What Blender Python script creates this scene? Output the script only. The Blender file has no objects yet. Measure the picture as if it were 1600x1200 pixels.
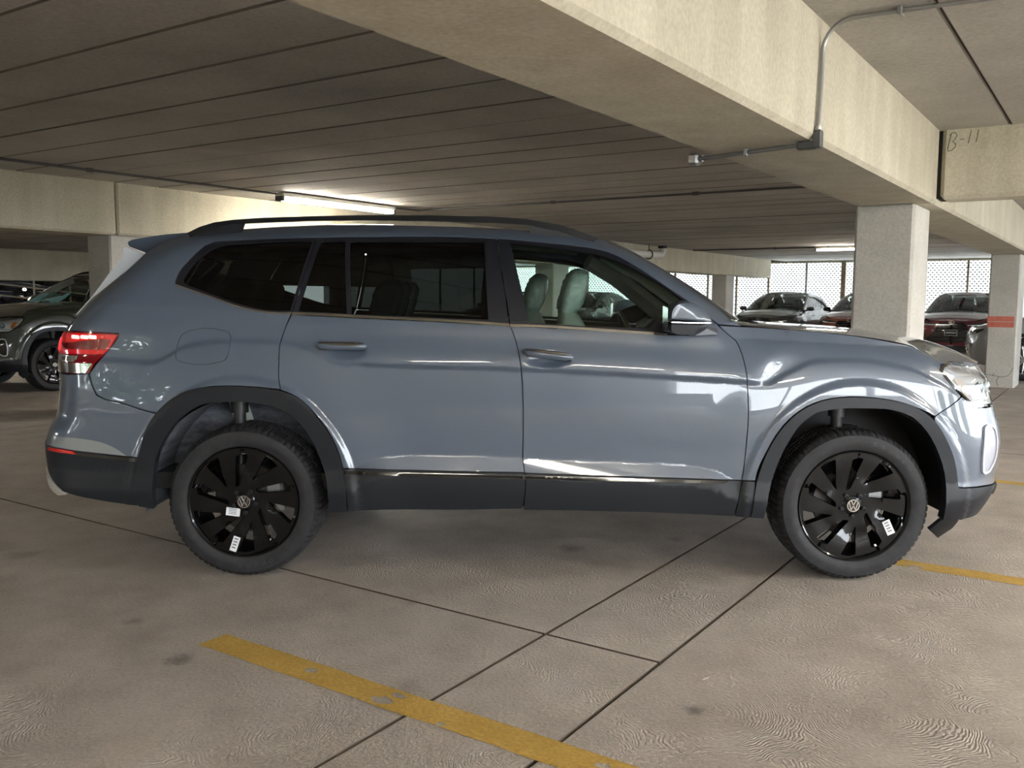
import bpy, bmesh, math, random
import numpy as np
from mathutils import Matrix, Vector
from mathutils.geometry import delaunay_2d_cdt

random.seed(7)
SC = bpy.context.scene
COL = SC.collection

# ------------------------------------------------------------------ camera
F_PX, PITCH, ROLL = 1411.57, 0.0958606, 0.0062383
CAM = Vector((0, -4.334, 1.38))
cp, sp, cr, sr = math.cos(PITCH), math.sin(PITCH), math.cos(ROLL), math.sin(ROLL)
_up, _rt, _fw = Vector((0, sp, cp)), Vector((1, 0, 0)), Vector((0, cp, -sp))
r_ax, u_ax = _rt * cr + _up * sr, _up * cr - _rt * sr
cam_d = bpy.data.cameras.new('camera'); cam_d.sensor_width = 36; cam_d.lens = F_PX * 36 / 1600
cam_d.clip_start, cam_d.clip_end = .05, 500
cam = bpy.data.objects.new('camera', cam_d); COL.objects.link(cam)
cam.matrix_world = Matrix(((r_ax.x, u_ax.x, -_fw.x, CAM.x), (r_ax.y, u_ax.y, -_fw.y, CAM.y), (r_ax.z, u_ax.z, -_fw.z, CAM.z), (0, 0, 0, 1)))
SC.camera = cam

# ------------------------------------------------------------------ sky, exposure
W = bpy.data.worlds.new('sky'); SC.world = W; W.use_nodes = True
nt = W.node_tree; nt.nodes.clear()
o = nt.nodes.new('ShaderNodeOutputWorld'); bg = nt.nodes.new('ShaderNodeBackground')
tc = nt.nodes.new('ShaderNodeTexCoord'); sx = nt.nodes.new('ShaderNodeSeparateXYZ'); rp = nt.nodes.new('ShaderNodeValToRGB')
rp.color_ramp.elements[0].position = 0.0; rp.color_ramp.elements[0].color = (.92, .96, 1.0, 1)
rp.color_ramp.elements[1].position = 0.75; rp.color_ramp.elements[1].color = (.55, .74, 1.0, 1)
nt.links.new(tc.outputs['Generated'], sx.inputs[0]); nt.links.new(sx.outputs['Z'], rp.inputs[0])
nt.links.new(rp.outputs[0], bg.inputs[0]); bg.inputs[1].default_value = 4.2
nt.links.new(bg.outputs[0], o.inputs[0])
sun_d = bpy.data.lights.new('sun', 'SUN'); sun_d.energy = 9.0; sun_d.angle = .02; sun_d.color = (1, .95, .86)
sun = bpy.data.objects.new('sun', sun_d); COL.objects.link(sun)
sun.rotation_euler = (math.radians(32), math.radians(-14), math.radians(20))
SC.view_settings.view_transform = 'Standard'; SC.view_settings.look = 'None'
SC.view_settings.exposure = 2.34; SC.view_settings.gamma = 1.0; SC.view_settings.use_curve_mapping = False
try:
    SC.cycles.use_denoising = True; SC.cycles.max_bounces = 7; SC.cycles.diffuse_bounces = 4; SC.cycles.glossy_bounces = 4; SC.cycles.adaptive_threshold = .06
    SC.cycles.transparent_max_bounces = 12; SC.cycles.caustics_reflective = False; SC.cycles.caustics_refractive = False
    SC.cycles.sample_clamp_indirect = 6.0
except Exception:
    pass

# ------------------------------------------------------------------ materials
MATS = {}
def mat(name, col, rough=.5, metal=0., coat=0., coat_r=.03, spec=.5, emit=None, es=0., alpha=None):
    if name in MATS: return MATS[name]
    m = bpy.data.materials.new(name); m.use_nodes = True
    b = m.node_tree.nodes['Principled BSDF']
    b.inputs['Base Color'].default_value = (*col, 1); b.inputs['Roughness'].default_value = rough
    b.inputs['Metallic'].default_value = metal; b.inputs['Coat Weight'].default_value = coat
    b.inputs['Coat Roughness'].default_value = coat_r; b.inputs['Specular IOR Level'].default_value = spec
    if emit: b.inputs['Emission Color'].default_value = (*emit, 1); b.inputs['Emission Strength'].default_value = es
    MATS[name] = m; return m
def noise_mat(name, c1, c2, scale=4., rough=.8, detail=6., bump=.0, bscale=60., c3=None, stretch=(1, 1, 1), streak=None, coord='Object', spec=.4, fine=None):
    """two-tone noise colour, fine speckle, optional streaks and bump"""
    if name in MATS: return MATS[name]
    m = bpy.data.materials.new(name); m.use_nodes = True
    n, l = m.node_tree.nodes, m.node_tree.links; b = n['Principled BSDF']
    t = n.new('ShaderNodeTexCoord'); mp = n.new('ShaderNodeMapping'); mp.inputs['Scale'].default_value = stretch
    l.new(t.outputs[coord], mp.inputs[0])
    a = n.new('ShaderNodeTexNoise'); a.inputs['Scale'].default_value = scale; a.inputs['Detail'].default_value = detail; a.inputs['Roughness'].default_value = .62
    l.new(mp.outputs[0], a.inputs[0])
    r = n.new('ShaderNodeValToRGB'); r.color_ramp.elements[0].position = .33; r.color_ramp.elements[1].position = .68
    r.color_ramp.elements[0].color = (*c1, 1); r.color_ramp.elements[1].color = (*c2, 1)
    l.new(a.outputs[0], r.inputs[0]); out = r.outputs[0]
    def mul(fac_socket, lo, hi, p0=.3, p1=.7):
        nonlocal out
        q = n.new('ShaderNodeValToRGB'); q.color_ramp.elements[0].position = p0; q.color_ramp.elements[1].position = p1
        q.color_ramp.elements[0].color = (*lo, 1); q.color_ramp.elements[1].color = (*hi, 1); l.new(fac_socket, q.inputs[0])
        x = n.new('ShaderNodeMix'); x.data_type = 'RGBA'; x.blend_type = 'MULTIPLY'; x.inputs[0].default_value = 1
        l.new(out, x.inputs[6]); l.new(q.outputs[0], x.inputs[7]); out = x.outputs[2]
    f = n.new('ShaderNodeTexNoise'); f.inputs['Scale'].default_value = bscale; f.inputs['Detail'].default_value = 4
    l.new(t.outputs[coord], f.inputs[0])
    mul(f.outputs[0], fine[0] if fine else (.86, .86, .86), fine[1] if fine else (1.08, 1.08, 1.08))
    if streak:
        s = n.new('ShaderNodeTexNoise'); sm = n.new('ShaderNodeMapping'); sm.inputs['Scale'].default_value = streak[0]
        l.new(t.outputs[coord], sm.inputs[0]); l.new(sm.outputs[0], s.inputs[0]); s.inputs['Scale'].default_value = 1.; s.inputs['Detail'].default_value = 5
        mul(s.outputs[0], streak[1], streak[2], .42, .62)
    l.new(out, b.inputs['Base Color']); b.inputs['Roughness'].default_value = rough; b.inputs['Specular IOR Level'].default_value = spec
    if bump:
        bp = n.new('ShaderNodeBump'); bp.inputs['Strength'].default_value = bump; bp.inputs['Distance'].default_value = .01
        l.new(f.outputs[0], bp.inputs['Height']); l.new(bp.outputs[0], b.inputs['Normal'])
    MATS[name] = m; return m
def glass_mat(name, tint, spec_col=(1, 1, 1), ior=1.5, rough=0.0):
    """thin automotive glass: tinted transmission under a fresnel reflection"""
    if name in MATS: return MATS[name]
    m = bpy.data.materials.new(name); m.use_nodes = True
    n, l = m.node_tree.nodes, m.node_tree.links; n.clear()
    o = n.new('ShaderNodeOutputMaterial'); mx = n.new('ShaderNodeMixShader'); fr = n.new('ShaderNodeFresnel'); fr.inputs[0].default_value = ior
    tr = n.new('ShaderNodeBsdfTransparent'); tr.inputs[0].default_value = (*tint, 1)
    gl = n.new('ShaderNodeBsdfGlossy'); gl.inputs['Roughness'].default_value = rough; gl.inputs[0].default_value = (*spec_col, 1)
    l.new(fr.outputs[0], mx.inputs[0]); l.new(tr.outputs[0], mx.inputs[1]); l.new(gl.outputs[0], mx.inputs[2]); l.new(mx.outputs[0], o.inputs[0])
    MATS[name] = m; return m

M_PAINT = mat('paint_blue_grey', (.084, .109, .152), .32, 0., 1., .02)
M_CLAD = mat('cladding_black', (.0085, .0105, .015), .45, spec=.35)
M_TRIM = mat('trim_satin_black', (.012, .013, .018), .35, spec=.4)
M_BLACK = mat('black_plastic', (.006, .006, .007), .6)
M_GLOSSB = mat('gloss_black', (.004, .004, .005), .12, 0., 1., .02)
M_CHROME = mat('chrome', (.80, .78, .74), .12, 1.)
M_CHROME2 = mat('satin_chrome', (.40, .40, .41), .22, 1.)
M_RUB = noise_mat('tyre_rubber', (.013, .013, .015), (.026, .026, .030), 22, .62, bump=.15, bscale=160)
M_TREAD = mat('tread_rubber', (.020, .020, .021), .8)
M_RIM = mat('rim_gloss_black', (.0025, .0025, .003), .2, 0., .8, .03, spec=.1)
M_GLASSF = glass_mat('glass_green', (.74, .86, .80))
M_GLASSR = glass_mat('glass_privacy', (.10, .11, .105))
M_GLASSW = glass_mat('glass_windscreen', (.72, .82, .77))
M_CAR_IN = mat('cabin_dark', (.012, .013, .014), .7)
M_HEADL = mat('headliner', (.52, .55, .52), .9)
M_SEAT = mat('seat_grey', (.46, .52, .48), .55)
M_SEATD = mat('seat_dark', (.03, .035, .034), .6)
M_WRAP = noise_mat('plastic_wrap', (.42, .52, .49), (.62, .70, .67), 9, .14, bump=.9, bscale=26)
M_REDL = mat('tail_red', (.42, .004, .010), .12, 0., 1., .02, emit=(1, .01, .02), es=.05)
M_REDD = mat('tail_dark_red', (.20, .004, .009), .12, 0., 1., .02)
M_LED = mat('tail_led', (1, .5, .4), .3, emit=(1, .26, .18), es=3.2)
M_CLEAR = mat('lamp_clear', (.50, .50, .48), .12, .85)
M_HLENS = mat('headlamp_bowl', (.80, .80, .79), .22, .35)
M_AMBER = mat('amber_washed_out', (.66, .58, .50), .15, 0., 1.); M_AMBER2 = mat('amber', (.75, .25, .03), .15, 0., 1.)  # first one: amber lens painted pale, as if washed out by a reflection
M_FINREFL = mat('fin_pale_reflection', (.62, .66, .74), .22, 0., .6, .1)  # pale tone paints the bright outside reflected on the rear fins
M_STICK = mat('sticker_white', (.80, .81, .84), .5)
M_STICKP = mat('sticker_print', (.22, .23, .27), .6)
M_WHITE = mat('white_plastic', (.72, .71, .66), .45)
M_GALV = mat('galvanised', (.34, .34, .33), .38, .8)
M_DARKMET = mat('dark_metal', (.10, .10, .10), .5, .5)

# ------------------------------------------------------------------ object helpers
def link(o, parent=None):
    COL.objects.link(o)
    if parent: o.parent = parent
    return o
def empty(name, loc=(0, 0, 0), rz=0., parent=None):
    o = bpy.data.objects.new(name, None); o.location = loc; o.rotation_euler = (0, 0, rz); o.empty_display_size = .1
    return link(o, parent)
def tag(o, label=None, cat=None, group=None, kind=None):
    for k, v in (('label', label), ('category', cat), ('group', group), ('kind', kind)):
        if v: o[k] = v
    return o
def mesh_obj(name, verts, faces, m, parent=None, smooth=False, auto=None):
    me = bpy.data.meshes.new(name); me.from_pydata([tuple(map(float, v)) for v in verts], [], faces)
    for k in (m if isinstance(m, (list, tuple)) else [m]): me.materials.append(k)
    if smooth:
        me.polygons.foreach_set('use_smooth', [True] * len(me.polygons))
        if auto:
            try: me.set_sharp_from_angle(angle=math.radians(auto))
            except Exception: pass
    o = bpy.data.objects.new(name, me)
    return link(o, parent)
class MB:
    def __init__(s): s.v = []; s.f = []
    def add(s, vs, fs):
        b = len(s.v); s.v += [tuple(v) for v in vs]; s.f += [tuple(b + i for i in f) for f in fs]; return s
    def hexa(s, p):
        return s.add(p, [(0, 3, 2, 1), (4, 5, 6, 7), (0, 1, 5, 4), (1, 2, 6, 5), (2, 3, 7, 6), (3, 0, 4, 7)])
    def box(s, x0, x1, y0, y1, z0, z1):
        return s.hexa([(x0, y0, z0), (x1, y0, z0), (x1, y1, z0), (x0, y1, z0), (x0, y0, z1), (x1, y0, z1), (x1, y1, z1), (x0, y1, z1)])
    def bbox(s, x0, x1, y0, y1, z0, z1, c=.01):
        """box with chamfered edges"""
        bm = bmesh.new(); bmesh.ops.create_cube(bm, size=1)
        for v in bm.verts: v.co = ((x0 + x1) / 2 + v.co.x * (x1 - x0), (y0 + y1) / 2 + v.co.y * (y1 - y0), (z0 + z1) / 2 + v.co.z * (z1 - z0))
        bmesh.ops.bevel(bm, geom=bm.edges[:], offset=c, segments=1, affect='EDGES')
        bm.verts.index_update(); s.add([v.co[:] for v in bm.verts], [[v.index for v in f.verts] for f in bm.faces]); bm.free(); return s
    def tube(s, path, r, n=10, caps=True):
        P = [Vector(p) for p in path]; R = r if isinstance(r, (list, tuple)) else [r] * len(P)
        t0 = (P[1] - P[0]).normalized(); ref = Vector((0, 0, 1)) if abs(t0.z) < .9 else Vector((1, 0, 0))
        nrm = t0.cross(ref).normalized(); base = len(s.v)
        for i, p in enumerate(P):
            t = (P[min(i + 1, len(P) - 1)] - P[max(i - 1, 0)]).normalized()
            nrm = (nrm - t * nrm.dot(t)).normalized(); bn = t.cross(nrm)
            for k in range(n):
                a = 2 * math.pi * k / n; q = p + (nrm * math.cos(a) + bn * math.sin(a)) * R[i]; s.v.append(tuple(q))
        for i in range(len(P) - 1):
            for k in range(n):
                a, b = base + i * n + k, base + i * n + (k + 1) % n; s.f.append((a, b, b + n, a + n))
        if caps:
            s.f.append(tuple(base + k for k in reversed(range(n)))); s.f.append(tuple(base + (len(P) - 1) * n + k for k in range(n)))
        return s
    def lathe_y(s, prof, n=48, c=(0, 0, 0)):
        """profile of (radius, y) turned about an axis parallel to Y"""
        base = len(s.v)
        for k in range(n):
            a = 2 * math.pi * k / n
            for r, y in prof: s.v.append((c[0] + r * math.cos(a), c[1] + y, c[2] + r * math.sin(a)))
        m = len(prof)
        for k in range(n):
            for i in range(m - 1):
                a, b = base + k * m + i, base + ((k + 1) % n) * m + i; s.f.append((a, a + 1, b + 1, b))
        return s
    def ell(s, c, r, nu=16, nv=10, sq=1.0):
        base = len(s.v)
        def sg(v): return math.copysign(abs(v) ** sq, v)
        for j in range(nv + 1):
            ph = -math.pi / 2 + math.pi * j / nv
            for i in range(nu):
                th = 2 * math.pi * i / nu
                s.v.append((c[0] + r[0] * sg(math.cos(ph)) * sg(math.cos(th)), c[1] + r[1] * sg(math.cos(ph)) * sg(math.sin(th)), c[2] + r[2] * sg(math.sin(ph))))
        for j in range(nv):
            for i in range(nu):
                a, b = base + j * nu + i, base + j * nu + (i + 1) % nu; s.f.append((a, b, b + nu, a + nu))
        return s
    def build(s, name, m, parent=None, smooth=False, auto=35):
        return mesh_obj(name, s.v, s.f, m, parent, smooth, auto)
    def build_sided(s, name, m, side, parent=None):
        """like build, the upright edges in a second material"""
        o = mesh_obj(name, s.v, s.f, [m, side], parent)
        for p in o.data.polygons:
            if abs(p.normal.z) < .9: p.material_index = 1
        return o
def text_mesh(txt, size, extrude=.0008, align='CENTER'):
    cu = bpy.data.curves.new('t', 'FONT'); cu.body = txt; cu.size = size; cu.extrude = extrude; cu.align_x = align; cu.align_y = 'CENTER'; cu.resolution_u = 3
    ob = bpy.data.objects.new('t', cu); COL.objects.link(ob)
    dg = bpy.context.evaluated_depsgraph_get(); me = bpy.data.meshes.new_from_object(ob.evaluated_get(dg))
    vs = [v.co.copy() for v in me.vertices]; fs = [tuple(p.vertices) for p in me.polygons]
    bpy.data.objects.remove(ob); bpy.data.curves.remove(cu); bpy.data.meshes.remove(me)
    return vs, fs
def copy_tree(o, parent=None, paint=None):
    c = o.copy(); COL.objects.link(c); c.parent = parent
    if paint and c.type == 'MESH':
        for sl in c.material_slots:
            if sl.material in paint: q = sl.material; sl.link = 'OBJECT'; sl.material = paint[q]
    for ch in list(o.children): copy_tree(ch, c, paint)
    return c

# building frame: a runs along the big beams (away to the right), b across them (away to the left)
AZ = 0.58976754
AX, AY = math.sin(AZ), math.cos(AZ)
def ab(al, be, z=0.):
    return (AX * al - AY * be, CAM.y + AY * al + AX * be, z)
def ab_box(mb, a0, a1, b0, b1, z0, z1):
    return mb.hexa([ab(a0, b0, z0), ab(a1, b0, z0), ab(a1, b1, z0), ab(a0, b1, z0), ab(a0, b0, z1), ab(a1, b0, z1), ab(a1, b1, z1), ab(a0, b1, z1)])
def ab_bevel(mb, a0, a1, b0, b1, z0, z1, c):
    """chamfered block in the building frame"""
    t = MB(); t.bbox(a0, a1, b0, b1, z0, z1, c)
    mb.add([ab(x, y, z) for x, y, z in t.v], t.f); return mb
# ------------------------------------------------------------------ car body surface
def sst(a, b, x):
    t = np.clip((np.asarray(x, float) - a) / (b - a), 0, 1)
    return t * t * (3 - 2 * t)
def hermite(xs, ys):
    """monotone cubic through the given points"""
    xs = np.array(xs, float); ys = np.array(ys, float)
    h = np.diff(xs); d = np.diff(ys) / h
    m = np.zeros_like(ys); m[0], m[-1] = d[0], d[-1]
    for i in range(1, len(xs) - 1):
        if d[i - 1] * d[i] > 0:
            w1, w2 = 2 * h[i] + h[i - 1], h[i] + 2 * h[i - 1]
            m[i] = (w1 + w2) / (w1 / d[i - 1] + w2 / d[i])
    def f(x):
        x = np.asarray(x, float)
        i = np.clip(np.searchsorted(xs, x) - 1, 0, len(xs) - 2)
        t = np.clip((x - xs[i]) / h[i], 0, 1)
        return ((1 + 2 * t) * (1 - t) ** 2 * ys[i] + t * (1 - t) ** 2 * h[i] * m[i]
                + t * t * (3 - 2 * t) * ys[i + 1] + t * t * (t - 1) * h[i] * m[i + 1])
    return f
def corner_table(n, asp):
    th = np.linspace(0, np.pi / 2, 2001)
    cx = np.sin(th) ** (2 / n); cw = np.cos(th) ** (2 / n)
    arc = np.concatenate([[0], np.cumsum(np.hypot(np.diff(cx) * asp, np.diff(cw)))])
    return arc / arc[-1], cx, cw, arc[-1]
class Body:
    """body surface S(s, z): s = x along the flank and arc length round the two ends, z = height"""
    def __init__(b, **k):
        b.__dict__.update(k)
        b.TR = corner_table(b.nR, b.LR / .95); b.TF = corner_table(b.nF, b.LF / .95); b.TW = corner_table(b.nW, b.LW / .8)
    def zbelt(b, x): return b.belt[0] + b.belt[1] * np.asarray(x, float)
    def w_side(b, x, z):
        x, z = np.broadcast_arrays(np.asarray(x, float), np.asarray(z, float))
        zb = b.zbelt(x); zl = np.minimum(z, zb)
        w = b.base(zl)
        if b.zc:                                     # shoulder crease
            d = zl - b.zc(x)
            w = w + b.ac(x) * sst(-.014, .014, d) * (1 - sst(.02, .16, d))
        for xw in (b.XR, b.XF):                      # wheel-arch swell and flare
            r = np.sqrt(((x - xw) / b.fl[0]) ** 2 + ((zl - b.ZH) / b.fl[1]) ** 2)
            w = w + .013 * (1 - sst(.965, 1.03, r)) + .014 * (1 - sst(1.0, 1.55, r))
        if b.zs:                                     # lower door ledge
            w = w + .024 * np.clip((b.zs(x) - zl) / .095, 0, 1)
        for dx, dz, rx, rz, dd in b.dents:           # hand recesses behind the door handles
            w = w - dd * np.exp(-(((x - dx) / rx) ** 2 + ((zl - dz) / rz) ** 2) ** 2)
        te = np.clip((zl - b.er0) / (b.ze(x) - b.er0), 0, 1)
        w = w - .115 * te ** 7 * sst(b.ex[0], b.ex[1], x)
        t = np.clip((z - zb) / (b.zt(x) - zb), 0, 1.02)
        return w - (b.gh[0] * t + b.gh[1] * t ** 2 + b.gh[2] * t ** 8)
    def x0r(b, z): return b.xr(z) + b.LR
    def x0f(b, z):
        z = np.asarray(z, float)
        return np.where(z > b.zsw, b.xw(z) - b.LW, b.xf(np.minimum(z, b.zsw - .025)) - b.LF)
    def end_r(b, z): return b.x0r(z) - b.TR[3] * .95
    def end_f(b, z): return b.x0f(z) + np.where(np.asarray(z) > b.zsw, b.TW[3] * .8, b.TF[3] * .95)
    def S(b, s, z):
        s, z = np.broadcast_arrays(np.asarray(s, float), np.asarray(z, float))
        A, B = b.x0r(z), b.x0f(z)
        x = np.clip(s, A, B); fac = np.ones_like(x)
        tr = np.clip((A - s) / (b.TR[3] * .95), 0, 1)
        x = np.where(s < A, A - b.LR * np.interp(tr, b.TR[0], b.TR[1]), x)
        fac = np.where(s < A, np.interp(tr, b.TR[0], b.TR[2]), fac)
        up = z > b.zsw
        tf = np.clip((s - B) / (b.TF[3] * .95), 0, 1); tw = np.clip((s - B) / (b.TW[3] * .8), 0, 1)
        fr = (s > B) & ~up; fw = (s > B) & up
        x = np.where(fr, B + b.LF * np.interp(tf, b.TF[0], b.TF[1]), x); fac = np.where(fr, np.interp(tf, b.TF[0], b.TF[2]), fac)
        x = np.where(fw, B + b.LW * np.interp(tw, b.TW[0], b.TW[1]), x); fac = np.where(fw, np.interp(tw, b.TW[0], b.TW[2]), fac)
        w = b.w_side(np.where(fw, B, x), z) * fac
        return np.stack([x, b.YC - w, z], -1)
    def N(b, s, z, e=.002):
        s = np.asarray(s, float); z = np.asarray(z, float)
        n = np.cross(b.S(s + e, z) - b.S(s - e, z), b.S(s, z + e) - b.S(s, z - e))
        return n / np.maximum(np.linalg.norm(n, axis=-1, keepdims=True), 1e-9)
SUV = Body(
    YC=.95, XR=-1.307, XF=1.672, ZH=.376, fl=(.56, .61), LR=.40, LF=.62, LW=.34, nR=2.7, nF=2.35, nW=2.3, belt=(1.2415, -.048), zsw=1.262,
    dents=[], gh=(.12, .06, .135), er0=.85, ex=(.95, 1.2),
    base=hermite([.15, .36, .50, .62, .72, .82, .92, 1.02, 1.10, 1.2, 1.3, 1.4], [.89, .945, .957, .957, .960, .962, .959, .952, .945, .932, .912, .89]),
    xr=hermite([.2, .3, .45, .62, .70, .80, .95, 1.1, 1.2, 1.3, 1.45, 1.6, 1.7, 1.8], [-2.36, -2.40, -2.44, -2.46, -2.44, -2.39, -2.375, -2.38, -2.35, -2.27, -2.13, -2.0, -1.93, -1.86]),
    xf=hermite([.2, .3, .45, .65, .85, .98, 1.10, 1.235], [2.47, 2.565, 2.635, 2.66, 2.605, 2.58, 2.54, 2.46]),
    xw=hermite([1.2, 1.30, 1.45, 1.60, 1.70, 1.80], [1.345, 1.205, .985, .735, .535, .33]),
    zc=hermite([-2.6, -1.95, -1.75, -1.55, -1.40, -1.10, -.98, -.86, -.72, 0, 1.10, 1.22, 1.32, 1.47, 1.65, 1.90, 2.05, 2.2, 2.6],
               [1.07, 1.068, 1.054, 1.14, 1.163, 1.156, 1.127, 1.063, 1.051, 1.034, .982, .974, 1.022, 1.083, 1.088, 1.05, .985, .91, .85]),
    ac=hermite([-2.6, -1.7, -1.0, -.86, -.6, 0, 1.0, 1.16, 1.26, 1.4, 2.6], [-.009, -.010, -.009, .006, .016, .016, .016, .009, -.012, -.014, -.011]),
    zt=hermite([-2.1, -1.9, -1.7, -1.4, -1.1, -.8, -.4, 0, .25, .45, .8, 1.2, 2.0], [1.64, 1.668, 1.693, 1.720, 1.739, 1.748, 1.741, 1.726, 1.706, 1.685, 1.64, 1.58, 1.5]),
    ze=hermite([.9, 1.2, 1.7, 1.95, 2.1, 2.2, 2.3, 2.6], [1.26, 1.243, 1.20, 1.158, 1.105, 1.06, 1.04, .98]),
    zs=hermite([-.85, -.76, -.70, -.60, -.40, .30, .87, .99, 1.08, 1.14], [.53, .55, .583, .608, .618, .596, .571, .549, .506, .50]))
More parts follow.
